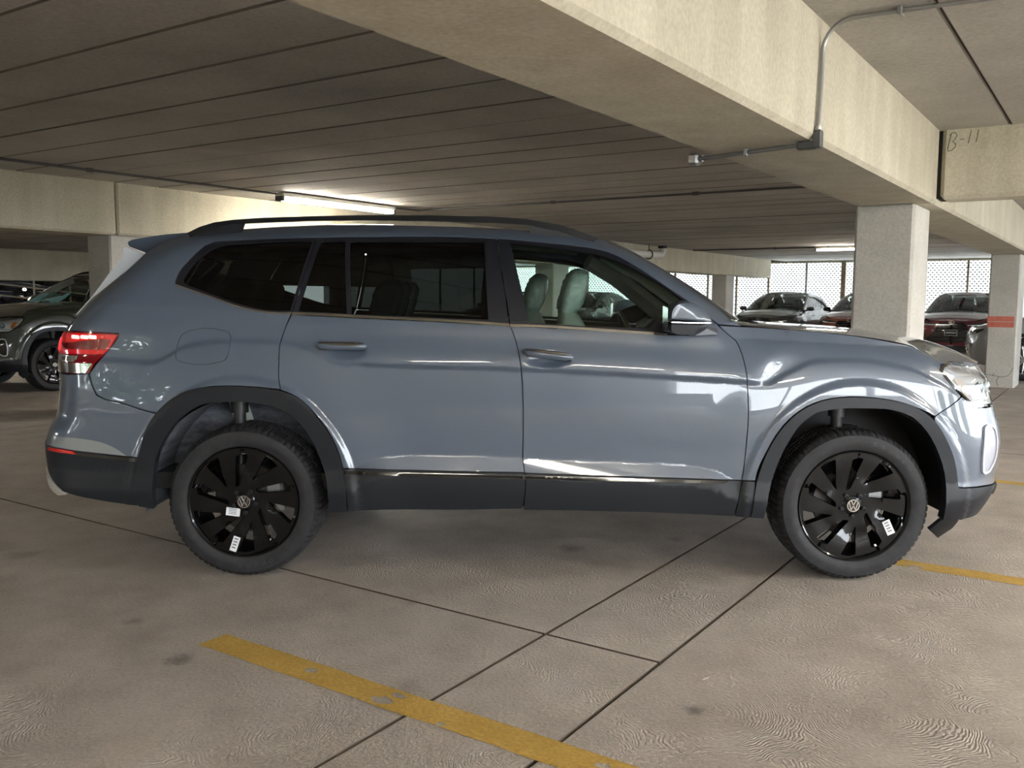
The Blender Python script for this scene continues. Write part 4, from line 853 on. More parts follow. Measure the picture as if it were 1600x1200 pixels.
# floor: a recessed base carrying the cast slabs
fl = ab_box(MB(), A_MIN, A_MAX + .4, B_MIN - .3, B_MAX, -.30, -.012).build('floor', M_GROUT); fl['kind'] = 'structure'
def slab(a0, a1, b0, b1, g=.0065):
    mb = MB(); ab_bevel(mb, a0 + g, a1 - g, b0 + g, b1 - g, -.20, 0.0, .0015); mb.build_sided('slab', M_FLOOR, M_GROUT, fl)
a_r = [A_MIN, -6.2, -1.4, 9.2, 15.2, 22.0, A_MAX + .4]; a_l = [A_MIN, -5.8, -1.4, 3.075, 7.9, 12.4, 17.0, 22.0, 26.5, A_MAX + .4]
for i in range(len(a_r) - 1): slab(a_r[i], a_r[i + 1], B_MIN - .3, 1.371)
for i in range(len(a_l) - 1): slab(a_l[i], a_l[i + 1], 1.371, 1.885)
for b0, b1 in ((1.885, 9.4), (9.4, 18.0), (18.0, B_MAX)):
    for i in range(len(a_l) - 1): slab(a_l[i], a_l[i + 1], b0, b1)
def road_line(a0, a1, b0, b1, label, holes=(), seed=1):
    rs = random.Random(seed); n = 60
    e = [(b1 + (b0 - b1) * i / n, a0 + rs.uniform(-.004, .004)) for i in range(n + 1)] + [(b0 + (b1 - b0) * i / n, a1 + rs.uniform(-.004, .004)) for i in range(n + 1)]
    P, T, loops = sheet(inset(e, 0), [inset(h, 0) for h in holes], .3, .05, .1)
    v = [ab(q[1], q[0], .0016) for q in P]; f = [tuple(int(i) for i in t) for t in T]
    o = mesh_obj('parking_line', v, [tuple(reversed(q)) for q in f], M_YEL); tag(o, label, 'road marking', 'yellow parking bay lines'); return o
def chip(b, a, w, h, k):
    rs = random.Random(k); n = 9; return [(b + w * math.cos(2 * math.pi * i / n) * rs.uniform(.6, 1.1), a + h * math.sin(2 * math.pi * i / n) * rs.uniform(.6, 1.1)) for i in range(n)]
road_line(2.192, 2.328, -4.2, 2.955, 'yellow bay line in front of the SUV, nearest the viewer', (chip(2.405, 2.27, .04, .022, 1), chip(2.02, 2.235, .05, .03, 2), chip(2.0, 2.29, .035, .02, 5), chip(1.19, 2.275, .035, .022, 3), chip(1.75, 2.21, .02, .015, 4)))
road_line(4.935, 5.07, -4.2, .93, 'faded yellow bay line running right from the front wheel', (chip(.80, 4.96, .05, .03, 6),), 2)
road_line(7.66, 7.79, -4.2, 1.20, 'yellow bay line on the floor right beyond the front bumper', (), 3)
# ceiling: slab above, planks below
ce = ab_box(MB(), A_MIN, A_MAX + .5, B_MIN, B_MAX, ZC + .06, ZC + .30).build('ceiling', M_JOINT); ce['kind'] = 'structure'
def plank(a0, a1, b0, b1, dz=0.):
    mb = MB(); ab_bevel(mb, a0 + .007, a1 - .007, b0 + .004, b1 - .004, ZC + dz, ZC + .08, .008); mb.build_sided('ceiling_plank', M_CEIL, M_PJ, ce)
rs = random.Random(4); pw = .5506; k0 = int((A_MIN - 2.205) / pw) - 1; k1 = int((A_MAX - 2.205) / pw) + 1
for k in range(k0, k1 + 1):
    a0 = 2.205 + k * pw * 1.0; plank(a0, a0 + pw, 1.75, 9.45, rs.uniform(-.003, .003))
for k in range(-26, 58, 2):
    a0 = 2.205 + k * pw; plank(a0, a0 + 2 * pw, 10.0, 25.7, rs.uniform(-.003, .003))
bb = [.72 - 1.22 * i for i in range(9)]
for i, b1 in enumerate(bb[:-1]):
    for a0, a1 in ((A_MIN, -2.4), (-2.4, 7.60), (7.60, 17.2), (17.2, A_MAX + .4)): plank(a0, a1, bb[i + 1], b1)
for a0, a1 in ((A_MIN, -2.4), (-2.4, 7.60), (7.60, 17.2), (17.2, A_MAX + .4)): plank(a0, a1, .72, 1.20)
# beams and columns
def beam(name, a0, a1, b0, b1, z0, z1, m=None, c=.022):
    mb = MB(); ab_bevel(mb, a0, a1, b0, b1, z0, z1, c); o = mb.build(name, m or M_BEAM); o['kind'] = 'structure'; return o
for i, (a0, a1) in enumerate(((A_MIN, -1.6), (-1.585, 7.47), (7.485, 16.65), (16.665, A_MAX + .3))): tag(beam('concrete_beam', a0, a1, 1.185, 1.745, ZB, ZC + .05), ['deep concrete beam running behind the viewpoint', 'huge pale concrete beam sweeping across the top of the picture', 'concrete beam continuing right beyond the pillar behind the bonnet', 'far end of the concrete beam behind the pillar with the red mark'][i])
for i, (a0, a1) in enumerate(((A_MIN, 6.07), (6.085, 15.75), (15.765, 29.1))): tag(beam('concrete_beam', a0, a1, 9.43, 10.0, 2.05, ZC + .05), ['stained concrete beam at the far left edge of the picture', 'stained concrete beam behind the roof rails and the tube lamp', 'pale concrete beam ending before the mesh screen'][i])
tag(beam('concrete_beam', A_MIN, A_MAX, 25.7, 26.2, 1.76, ZC + .05), 'low grey concrete beam far back over the railing on the left')
tag(beam('concrete_beam', A_MAX - .02, A_MAX + .40, B_MIN, B_MAX, ZC - .06, ZC + .30), 'concrete edge beam along the top of the mesh screen')
g_ = tag(beam('cross_girder', 7.46, 7.76, -8.9, 1.165, ZB + .03, ZC + .03, c=.03), 'concrete cross girder hand-marked B-11 at the upper right')
ab_box(MB(), 7.49, 7.74, 1.14, 1.19, ZB + .04, ZC + .03).build('joint_gap', M_JOINT, g_)
tag(beam('cross_girder', 16.45, 16.75, -8.9, 1.165, ZB + .03, ZC + .03, c=.03), 'second concrete cross girder behind the B-11 girder')
# hand-drawn B-11
def stroke(pts, m):
    return MB().tube([ab(7.4585, b_, z_) for b_, z_ in pts], .0035, 6)
L = [[(1.105, 2.60), (1.115, 2.545), (1.125, 2.49), (1.118, 2.475), (1.100, 2.478), (1.075, 2.50), (1.072, 2.525), (1.095, 2.545), (1.080, 2.555), (1.066, 2.585), (1.078, 2.607), (1.10, 2.605), (1.115, 2.59)],
     [(1.045, 2.555), (1.015, 2.552)], [(.972, 2.612), (.98, 2.57), (.988, 2.52)], [(.925, 2.615), (.93, 2.57), (.938, 2.525)]]
mb = MB()
for q in L: mb.tube([ab(7.459, b_, z_) for b_, z_ in q], .0032, 6)
mb.build('handwritten_mark', mat('marker', (.16, .14, .10), .9), g_)
def column(a0, a1, b0, b1, label, z1=ZB, c=.02, extra=None):
    mb = MB(); ab_bevel(mb, a0, a1, b0, b1, -.05, z1 + .01, c); o = mb.build('column', M_COLM); o['kind'] = 'structure'; tag(o, label); return o
column(7.33, 7.96, 1.305, 1.735, 'pale square concrete pillar right behind the bonnet')
c2 = column(16.19, 17.0, 1.31, 1.735, 'concrete pillar at the right edge with a red painted band')
ab_box(MB(), 16.183, 16.20, 1.36, 1.735, .953, 1.037).build('red_paint_band', noise_mat('faded_red', (.52, .13, .085), (.58, .19, .14), 9, .8), c2)
ab_box(MB(), 16.183, 16.20, 1.36, 1.735, 1.045, 1.127).build('red_paint_band', MATS['faded_red'], c2)
cm = MB()
for q in ([(1.735, .20), (1.60, .185), (1.50, .165), (1.40, .19), (1.36, .26), (1.33, .33)], [(1.53, .17), (1.56, .10), (1.535, .02)], [(1.62, .18), (1.60, .22)]):
    cm.tube([ab(16.188, b_, z_) for b_, z_ in q], .003, 5)
cm.build('crack', M_JOINT, c2)
column(6.01, 6.62, 9.48, 9.93, 'concrete pillar under the beam behind the rear of the SUV roof', 2.05)
column(15.65, 16.25, 9.48, 9.93, 'concrete pillar seen through the front side window of the SUV', 2.05)
column(25.3, 25.9, 9.48, 9.93, 'small dark concrete pillar beside the mesh behind the windscreen', 2.05)
column(-1.9, -1.3, 1.305, 1.735, 'pillar behind the viewpoint'); column(25.4, 26.0, 1.31, 1.735, 'far pillar in line behind the pillar with the red mark')
for a0 in (-3.2, 18.0, 26.0): column(a0, a0 + .6, 25.75, 26.2, 'far-left pillar under the low grey beam', 1.8)
# perimeter: parapets, expanded-metal screens, posts
M_MESH = mat('mesh_metal', (.22, .21, .19), .5, .2)
M_POST = mat('screen_post', (.30, .235, .15), .6)
M_POST2 = mat('screen_post_grey', (.33, .32, .30), .6)
def mesh_screen(fn, u0, u1, z0, z1, label, pu=.118, pv=.070):
    """expanded-metal sheet: zig-zag strands bonded in rows; fn(u, off, z) -> world point"""
    V, Fq = [], []; r = 0; z = z0; nrow = int((z1 - z0) / pv); nu = int((u1 - u0) / pu)
    for r in range(nrow + 1):
        zc = z0 + r * pv; sh = (r % 2) * .5
        for i in range(nu):
            ua = u0 + (i + sh) * pu
            pts = [(ua, zc), (ua + .40 * pu, zc), (ua + .5 * pu, zc + pv * .5), (ua + .76 * pu, zc + pv * .5), (ua + pu, zc)]
            t = (.019, .019, .010, .010, .010)
            for k in (0, 1, 3):
                (xa, za), (xb, zb) = pts[k], pts[k + 1]
                h = .018 if k == 0 else .007
                if k == 3: (xa, za), (xb, zb) = (ua, zc), (ua - .10 * pu, zc + pv * .5)
                b0 = len(V); V += [fn(xa, 0, za - h), fn(xb, .0, zb - h), fn(xb, .012, zb + h), fn(xa, .012, za + h)]; Fq.append((b0, b0 + 1, b0 + 2, b0 + 3))
    o = mesh_obj('mesh_screen', V, Fq, M_MESH); o['kind'] = 'structure'; tag(o, label); return o
pb = [-6.6, -3.0, -.2, 2.6, 3.87, 5.05, 6.25, 7.52, 8.71, 9.98, 11.1, 12.15, 13.4, 15.2, 17.0, 18.8, 20.6, 22.4, 24.2]
fa = lambda u, o_, z: ab(A_MAX + .16 + o_, u, z)
mesh_screen(fa, -8.9, 26.5, .75, ZC - .04, 'bright expanded-metal screen across the far end of the deck')
w_ = ab_box(MB(), A_MAX + .05, A_MAX + .35, B_MIN, B_MAX, -.2, .75).build('wall_far', M_COLM); w_['kind'] = 'structure'
for i, b0 in enumerate(pb):
    o = ab_box(MB(), A_MAX + .06, A_MAX + .13, b0 - (.07 if i in (7,) else .028), b0 + (.07 if i in (7,) else .028), .7, ZC).build('screen_post', M_POST if i not in (8,) else M_POST2); o['kind'] = 'structure'
fb = lambda u, o_, z: ab(u, B_MIN - .16 - o_, z)
mesh_screen(fb, -7.4, 30.3, .70, ZC, 'expanded-metal screen along the side behind the viewpoint', .16, .10)
w_ = ab_box(MB(), A_MIN, A_MAX, B_MIN - .35, B_MIN - .05, -.2, .70).build('wall_right', M_COLM); w_['kind'] = 'structure'
w_ = ab_box(MB(), A_MIN, -7.4, B_MIN - .35, B_MIN - .05, .70, ZC + .3).build('wall_right_upper', M_COLM); w_['kind'] = 'structure'
for a0 in (-7.4, -5.0, -2.4, 1.0, 4.4, 7.6, 11.0, 14.4, 17.8, 21.2, 24.6, 28.0):
    o = ab_box(MB(), a0 - .05, a0 + .05, B_MIN - .14, B_MIN - .04, .65, ZC).build('screen_post', M_POST2); o['kind'] = 'structure'
wb = ab_box(MB(), A_MIN - .3, A_MIN, 11.5, B_MAX, -.2, ZC + .3); ab_box(wb, A_MIN - .3, A_MIN, B_MIN - .3, 1.0, -.2, ZC + .3); ab_box(wb, A_MIN - .3, A_MIN, 1.0, 11.5, -.2, .85)
w_ = wb.build('wall_back', M_COLM); w_['kind'] = 'structure'
w_ = ab_box(MB(), A_MIN - .3, A_MAX, 36.0, 36.3, -.3, 4.5).build('wall_left', M_COLM); w_['kind'] = 'structure'
# ramp level far left, behind the railing
rampa = MB(); ra = [(A_MIN, 1.30), (8.0, 1.05), (13.0, .98), (15.3, .72), (30.0, .2)]
for (a0, z0), (a1, z1) in zip(ra[:-1], ra[1:]):
    rampa.hexa([ab(a0, 26.25, -.3), ab(a1, 26.25, -.3), ab(a1, 36, -.3), ab(a0, 36, -.3), ab(a0, 26.25, z0), ab(a1, 26.25, z1), ab(a1, 36, z1), ab(a0, 36, z0)])
rm = rampa.build('ramp', M_FLOOR); rm['kind'] = 'structure'; tag(rm, 'concrete ramp climbing behind the railing on the far left')
up_ = ab_box(MB(), A_MIN, A_MAX, 26.2, 36, 3.4, 3.6).build('ceiling_ramp', M_CEIL); up_['kind'] = 'structure'
# outside ground
gr = mesh_obj('ground_outside', [(-160, -160, -1.2), (160, -160, -1.2), (160, 160, -1.2), (-160, 160, -1.2)], [(0, 1, 2, 3)], noise_mat('outside_ground', (.34, .33, .29), (.46, .44, .40), .05, .9)); gr['kind'] = 'structure'
bo = empty('sky_dimmer_building', ab(52, 8, -1.2), math.atan2(AY, AX)); tag(bo, 'made-up building outside, added to dim the sky behind the far mesh screen', 'building')  # invented building, put there to cut the sky's brightness behind the mesh
M_DIMMER = noise_mat('sky_dimmer_facade', (.070, .073, .070), (.095, .096, .092), .25, .9)  # kept dark so the mesh strands are not blown out
MB().box(0, 8, -45, 45, 0, 14).build('dimmer_wall', M_DIMMER, bo)
MB().box(-.3, 8.3, -45.3, 45.3, 14, 14.5).build('roof', M_DIMMER, bo)

# ------------------------------------------------------------------ the other cars
ANG_NA = math.atan2(-AY, -AX)       # facing along -a, towards the viewer
ANG_B = math.atan2(AX, -AY)         # facing along b
def place(o, al, be, z, rz): o.location = ab(al, be, z); o.rotation_euler = (0, 0, rz)
# olive twin of the SUV on the left
M_OLIVE = mat('paint_olive', (.030, .034, .024), .3, .0, 1., .02)
M_DARKGL = M_GLASSR
oc = copy_tree(suv, None, {M_PAINT: M_OLIVE, M_FINREFL: M_OLIVE, MATS['insert_pale_reflection']: M_GLOSSB, M_AMBER: M_AMBER2})
tag(oc, 'dark olive SUV parked at the left edge, facing the viewer', 'car')
oc['group'] = ''
del oc['group']
place(oc, 8.75, 14.50, 0, ANG_NA)
for ch in list(oc.children):
    if ch.name.split('.')[0] in ('seat',):
        for g in list(ch.children): bpy.data.objects.remove(g)
        bpy.data.objects.remove(ch)
# blue plastic sheet on its dashboard
v = []; rs = random.Random(9)
for i in range(9):
    for j in range(5): v.append((1.0 + .08 * j + rs.uniform(-.02, .02), .55 + i * .1, 1.27 + .06 * math.sin(i * .9 + j) * (1 - j / 6) + .10 * (4 - j) / 4 + rs.uniform(-.012, .012)))
mesh_obj('plastic_sheet', v, [(i * 5 + j, i * 5 + j + 1, (i + 1) * 5 + j + 1, (i + 1) * 5 + j) for i in range(8) for j in range(4)], mat('teal_film', (.16, .52, .55), .3, 0, .6), oc, smooth=True)

XO = Body(
    YC=0., XR=-1.42, XF=1.43, ZH=.36, fl=(.50, .54), LR=.50, LF=.66, LW=.42, nR=2.5, nF=2.5, nW=2.3, belt=(1.058, -.03), zsw=1.075, dents=[],
    gh=(.13, .06, .12), er0=.70, ex=(.85, 1.1),
    base=hermite([.15, .35, .55, .75, .9, 1.0, 1.1, 1.2], [.86, .91, .93, .935, .925, .905, .88, .85]),
    xr=hermite([.2, .5, .8, 1.0, 1.1, 1.3, 1.5, 1.6, 1.7], [-2.30, -2.44, -2.42, -2.40, -2.33, -2.05, -1.68, -1.45, -1.2]),
    xf=hermite([.2, .4, .6, .8, .95, 1.05], [2.27, 2.39, 2.43, 2.40, 2.31, 2.2]),
    xw=hermite([1.05, 1.15, 1.3, 1.45, 1.55, 1.65], [1.44, 1.22, .88, .52, .24, -.05]),
    zc=None, ac=None, zs=None,
    zt=hermite([-2.3, -2.1, -1.6, -1.2, -.6, 0, .3, .8, 1.3], [1.30, 1.40, 1.535, 1.585, 1.62, 1.61, 1.585, 1.50, 1.40]),
    ze=hermite([.9, 1.3, 1.8, 2.1, 2.4], [1.085, 1.055, .99, .93, .86]))
def xr_(z): return float(XO.end_r(z))
def xf_(z): return float(XO.end_f(z))
M_LGLASS = glass_mat('glass_crossover', (.22, .27, .24))
M_SILV = mat('alloy_silver', (.60, .60, .62), .25, .9)
def make_crossover(paint):
    t = empty('crossover_suv'); K = dict(dx=.07, dz=.05)
    def arc(cx, r, a0, a1, n=14): return [(cx + r * math.cos(math.radians(a0 + (a1 - a0) * i / n)), XO.ZH + r * math.sin(math.radians(a0 + (a1 - a0) * i / n))) for i in range(n + 1)]
    low = [(xr_(.30), .30), (-1.95, .30)] + arc(XO.XR, .40, 190, -10) + [(-.9, .26), (.95, .26)] + arc(XO.XF, .40, 190, -10) + [(1.95, .27), (xf_(.25), .25), (xf_(.88), .88), (2.5, .885), (2.25, .90), (2.05, .945), (1.8, .985), (1.3, 1.045), (1.0, 1.062),
           (.95, 1.045), (0, 1.062), (-1.2, 1.098), (-2.0, 1.115), (xr_(1.10), 1.10)]
    panel(XO, 'body_shell', paint, t, low, gap=0, thick=.02, sides=(1, -1), **K)
    for s in (1, -1):
        for cx in (XO.XR, XO.XF):
            o_ = arc(cx, .455, 190, -10); i_ = arc(cx, .395, -10, 190)
            panel(XO, 'arch_trim', M_CLAD, t, o_ + i_, off=.008, gap=0, thick=.03, sides=(s,), **K)
        panel(XO, 'sill_trim', M_CLAD, t, [(-1.0, .20), (1.0, .20), (1.0, .33), (-1.0, .33)], off=.006, gap=0, thick=.03, sides=(s,), **K)
    ro = [(-2.0, 1.118), (-1.2, 1.100), (0, 1.064), (1.0, 1.05), (1.10, 1.085), (.98, 1.13), (.62, 1.30), (.30, 1.44), (.02, 1.55), (-.02, 1.600), (-.4, 1.612), (-.9, 1.602), (-1.25, 1.570), (-1.55, 1.50), (-1.95, 1.33), (-2.28, 1.12)]
    wins = [[(.84, 1.075), (.42, 1.31), (.10, 1.46), (-.12, 1.515), (-.17, 1.088)], [(-.24, 1.090), (-.19, 1.515), (-.90, 1.505), (-1.08, 1.115)], [(-1.15, 1.12), (-.98, 1.50), (-1.28, 1.44), (-1.62, 1.24), (-1.52, 1.15)]]
    for s in (1, -1):
        g = panel(XO, 'side_frame', paint, t, ro, holes=wins, gap=0, hole_gap=0, thick=.02, sides=(s,), **K)
        for w in wins: panel(XO, 'window_glass', M_LGLASS, g, w, off=-.004, gap=-.004, thick=0, sides=(s,), **K)
    panel(XO, 'windscreen', M_LGLASS, t, [(1.06, 1.095), (xf_(1.095), 1.095), (xf_(1.56), 1.56), (.06, 1.56), (.34, 1.44), (.66, 1.30)], off=-.004, gap=0, thick=0, sides=(1, -1), **K)
    panel(XO, 'rear_screen', M_LGLASS, t, [(-2.26, 1.13), (xr_(1.13), 1.13), (xr_(1.50), 1.50), (-1.60, 1.50), (-1.95, 1.35)], off=-.004, gap=0, thick=0, sides=(1, -1), **K)
    ring = [tuple(XO.S(s_, 1.50)) for s_ in np.linspace(xr_(1.50), -1.62, 8)] + [tuple(XO.S(x, float(XO.zt(x)) - .006)) for x in np.linspace(-1.5, -.02, 20)] + [tuple(XO.S(s_, 1.60 - .04 * float(sst(0, .3, s_)))) for s_ in np.linspace(.0, xf_(1.57), 10)]
    strips('roof', paint, t, XO, ring, lambda x, w: .03 * min(1, w / .5), 10)
    ring = [tuple(XO.S(x, float(XO.ze(x)) - .003)) for x in np.linspace(.98, 2.0, 14)] + [tuple(XO.S(s_, .95 - .065 * float(sst(2.0, 2.5, s_)))) for s_ in np.linspace(2.06, xf_(.885), 14)]
    strips('bonnet', paint, t, XO, ring, lambda x, w: .05 * float(sst(2.5, 1.6, x)) + .01, 12)
    gr = panel(XO, 'grille', M_GLOSSB, t, [(xf_(.84) - .30, .84), (xf_(.62) - .40, .62), (xf_(.36) - .62, .40), (xf_(.36) - .60, .34), (xf_(.34), .34), (xf_(.84), .84)], off=.006, gap=0, thick=.02, sides=(1, -1), **K)
    for i, z_ in enumerate((.42, .48, .54, .60, .66, .72, .78)):
        hw = (.58, .52, .46, .41, .385, .355, .325)[i]
        panel(XO, 'grille_slat', M_CHROME2 if False else mat('slat', (.05, .052, .055), .25, .6), gr, [(xf_(z_) - hw, z_), (xf_(z_), z_), (xf_(z_), z_ + .014), (xf_(z_) - hw, z_ + .014)], off=.016, gap=0, thick=.012, sides=(1, -1), dx=.1, dz=.1)
    for s in (1, -1):
        h = panel(XO, 'headlight', mat('lamp_dark', (.05, .05, .05), .1, .3, 1.), t, [(2.08, .87), (2.30, .855), (2.72, .80), (2.74, .765), (2.45, .765), (2.22, .80)], off=.006, gap=0, thick=.012, sides=(s,), dx=.04, dz=.03)
        panel(XO, 'light_blade', mat('drl_dim', (.85, .86, .9), .2, 0, 1.), h, [(2.25, .815), (2.48, .785), (2.70, .78), (2.70, .772), (2.45, .772), (2.25, .80)], off=.011, gap=0, thick=.005, sides=(s,), dx=.04, dz=.03)
        panel(XO, 'bumper_vent', M_GLOSSB, t, [(2.32, .60), (2.40, .62), (2.52, .40), (2.44, .38)], off=.005, gap=0, thick=.01, sides=(s,), dx=.05, dz=.05)
        panel(XO, 'tail_light', M_REDD, t, [(-2.1, .98), (-2.1, .92), (-2.9, .92), (-2.9, .97)], off=.006, gap=0, thick=.01, sides=(s,), dx=.06, dz=.04)
        mi = MB().ell((.80, -s * 1.02, 1.13), (.075, .105, .065), 14, 10, .7).build('door_mirror', paint if False else M_GLOSSB, t, smooth=True)
        MB().tube([(.84, -s * .85, 1.07), (.82, -s * .97, 1.09)], .022, 8).build('mirror_arm', M_GLOSSB, mi)
        for xx in (-.85, .10): MB().tube([(xx - .10, -s * .945, .93), (xx - .06, -s * .965, .935), (xx + .06, -s * .965, .93), (xx + .10, -s * .945, .925)], .012, 8).build('door_handle', paint, t, smooth=True)
    lo = MB(); lo.lathe_y([(.040, 0), (.040, -.006), (.052, -.006), (.052, 0)], 28); lo.v = [(x * 1.25, y, z * .9) for x, y, z in lo.v]
    lo.add([(-.018, -.006, .028), (-.004, -.006, .028), (-.016, -.006, -.014), (.040, -.006, -.014), (.036, -.006, -.026), (-.036, -.006, -.026)], [(0, 2, 1), (0, 5, 2), (5, 4, 3), (5, 3, 2)])
    e_ = lo.build('emblem', M_CHROME, t); e_.rotation_euler = (0, 0, math.pi / 2); e_.location = (float(XO.S(xf_(.85), .85)[0]) + .018, 0, .845)
    MB().box(-2.1, 2.1, -.70, .70, .24, .40).build('underbody', M_BLACK, t)
    MB().box(-2.0, 1.25, -.80, .80, .40, 1.02).build('cabin_floor', M_CAR_IN, t)
    for y in (-.38, .38):
        q = MB(); q.bbox(-.10, .08, y - .22, y + .22, 1.0, 1.20, .05); q.bbox(-.12, .02, y - .12, y + .12, 1.22, 1.38, .04); q.build('seat', M_SEATD, t, smooth=True)
    q = MB(); q.bbox(-1.15, -1.0, -.62, .62, 1.0, 1.28, .05); q.build('seat', M_SEATD, t, smooth=True)
    # wheels
    for xw in (XO.XR, XO.XF):
        for s in (1, -1):
            sp = MB(); sp.lathe_y([(.225, .004), (.245, -.004), (.248, .01), (.225, .03), (.215, .16)], 40); sp.lathe_y([(.0005, .012), (.05, .012), (.065, .03)], 24)
            for k in range(10):
                a = 2 * math.pi * k / 10
                for da in (-.09, .09):
                    sp.tube([(.045 * math.cos(a), .02, .045 * math.sin(a)), (.15 * math.cos(a + da * .7), .012, .15 * math.sin(a + da * .7)), (.232 * math.cos(a + da), .006, .232 * math.sin(a + da))], [.011, .008, .009], 6)
            w = sp.build('wheel', M_SILV, t, smooth=True); w.location = (xw, -s * .925, XO.ZH); w.rotation_euler = (0, .2 * xw, 0 if s == 1 else math.pi)
            MB().lathe_y([(.235, .02), (.245, .002), (.27, -.01), (.32, -.008), (.348, .012), (.36, .04), (.36, .2), (.33, .235), (.24, .22)], 56).build('tyre', M_RUB, w, smooth=True)
            MB().lathe_y([(.0005, .09), (.19, .09), (.2, .12)], 24).build('brake_disc', mat('disc_steel', (.10, .095, .09), .4, .7), w, smooth=True)
    return t
PX = mat('paint_graphite', (.030, .027, .021), .3, .3, 1., .02)
x1 = make_crossover(PX); tag(x1, 'dark graphite crossover at the mesh screen, seen past the windscreen pillar', 'car', 'crossovers parked along the mesh screen'); place(x1, 27.95, 8.60, -.04, ANG_NA)
def more(paint, label, al, be, z, rz, group='crossovers parked along the mesh screen'):
    c = copy_tree(x1, None, {PX: paint}); tag(c, label, 'car', group); place(c, al, be, z, rz)
    if group is None: del c['group']
    return c
P_COP = mat('paint_copper', (.19, .055, .030), .3, .2, 1., .02); P_RED = mat('paint_dark_red', (.085, .010, .016), .3, .2, 1., .02)
P_SIL = mat('paint_silver', (.40, .41, .42), .3, .4, 1., .02); P_BLK = mat('paint_black', (.010, .010, .012), .3, .2, 1., .02); P_NAV = mat('paint_navy', (.020, .022, .05), .3, .2, 1., .02)
more(P_COP, 'copper-red crossover half hidden behind the pale pillar', 27.95, 6.08, -.04, ANG_NA)
xr3 = more(P_RED, 'dark red crossover with a name plate between the two pillars', 27.95, 3.55, -.04, ANG_NA)
more(P_SIL, 'silver crossover standing behind the pillar with the red mark', 18.62, -.12, 0, ANG_B, None)
pl = MB().bbox(-.15, .15, -.008, .008, -.075, .075, .006).build('licence_plate', M_GLOSSB, xr3); pl.rotation_euler = (0, 0, math.pi / 2); pl.location = (float(XO.S(xf_(.58), .58)[0]) + .03, 0, .58)
pf = MB(); 
for q in ((-.15, .15, -.012, -.006, .068, .075), (-.15, .15, -.012, -.006, -.075, -.068), (-.15, -.143, -.012, -.006, -.075, .075), (.143, .15, -.012, -.006, -.075, .075)): pf.box(*q)
pf.build('plate_border', mat('plate_grey', (.45, .45, .45), .4), pl)
vs, fs = text_mesh('LINDSAY', .066); MB().add([(v.x, -.009 - v.z, v.y) for v in vs], fs).build('plate_lettering', MATS['plate_grey'], pl)
lab = ['black crossover at the far mesh, seen through the front side window', 'dark crossover at the far mesh, seen through the rear door glass', 'navy crossover in the far row, seen through the tinted rear glass']
for i, (be, pp) in enumerate(((12.6, P_BLK), (15.6, PX), (18.6, P_NAV))): more(pp, lab[i], 27.95, be, -.04, ANG_NA, 'crossovers in the far row behind the SUV')
lab = ['dark car on the ramp behind the railing at the left edge', 'navy car on the ramp behind the railing post', 'black car on the ramp behind the olive SUV roof']
for i, (al, z_, pp) in enumerate(((12.4, 1.0, P_BLK), (15.4, .70, P_NAV), (18.2, .60, P_BLK))): more(pp, lab[i], al, 31.2, z_ - .02, math.atan2(-AX, AY) + (.1, -.05, .1)[i], 'cars on the ramp')

# ------------------------------------------------------------------ lamps, conduits, pipes, railing, trees
M_TUBE = mat('lamp_tube', (1, 1, 1), .4, emit=(1, .93, .80), es=25.)
def lamp(al, be, along, ln, label):
    t = empty('tube_lamp', ab(al, be, ZC)); t.rotation_euler = (0, 0, math.atan2(AY, AX) + (0 if along == 'a' else math.pi / 2))
    MB().bbox(0, ln, -.075, .075, -.065, -.012, .012).build('housing', mat('lamp_housing', (.62, .60, .55), .5), t)
    MB().tube([(.04, -.035, -.092), (ln - .04, -.035, -.092)], .017, 10).build('tube', M_TUBE, t, smooth=True)
    MB().tube([(.04, .035, -.092), (ln - .04, .035, -.092)], .017, 10).build('tube', M_TUBE, t, smooth=True)
    for x in (0, ln - .04): MB().bbox(x, x + .04, -.07, .07, -.115, -.05, .008).build('end_socket', M_DARKMET, t)
    for x in (.3, ln - .3): MB().box(x, x + .03, -.02, .02, -.015, 0.0).build('bracket', M_DARKMET, t)
    tag(t, label, 'lamp', 'ceiling tube lamps'); return t
lamp(7.60, 8.48, 'a', 2.05, 'lit tube lamp on the ceiling above the SUV roof rails')
lamp(22.1, 4.0, 'b', 2.1, 'lit tube lamp on the ceiling left of the pale pillar')
lamp(-4.2, 5.2, 'a', 2.1, 'lit tube lamp behind the viewpoint, reflected in the rear side window')
lamp(-1.2, -3.2, 'b', 2.1, 'lit tube lamp behind the viewpoint on the right side')
lamp(9.0, -4.0, 'b', 2.1, 'added fill tube lamp beyond the right picture edge')  # from here on, lamps added out of view to raise the interior light
lamp(-3.5, -5.6, 'a', 2.1, 'added fill tube lamp behind the viewpoint by the right-hand screen')
lamp(2.5, -5.6, 'a', 2.1, 'added fill tube lamp overhead beyond the upper right picture edge')
lamp(4.0, -2.6, 'a', 2.1, 'added fill tube lamp right of the big beam, out of the picture')
lamp(-4.0, -1.0, 'a', 2.1, 'added fill tube lamp close behind the viewpoint')
lamp(12.5, -5.0, 'a', 2.1, 'added fill tube lamp past the right edge near the silver crossover')  # last of the lamps added as fill
lamp(6.0, 17.5, 'a', 2.1, 'lit tube lamp over the olive SUV')
lamp(18.0, 17.5, 'a', 2.1, 'lit tube lamp in the far left bay')
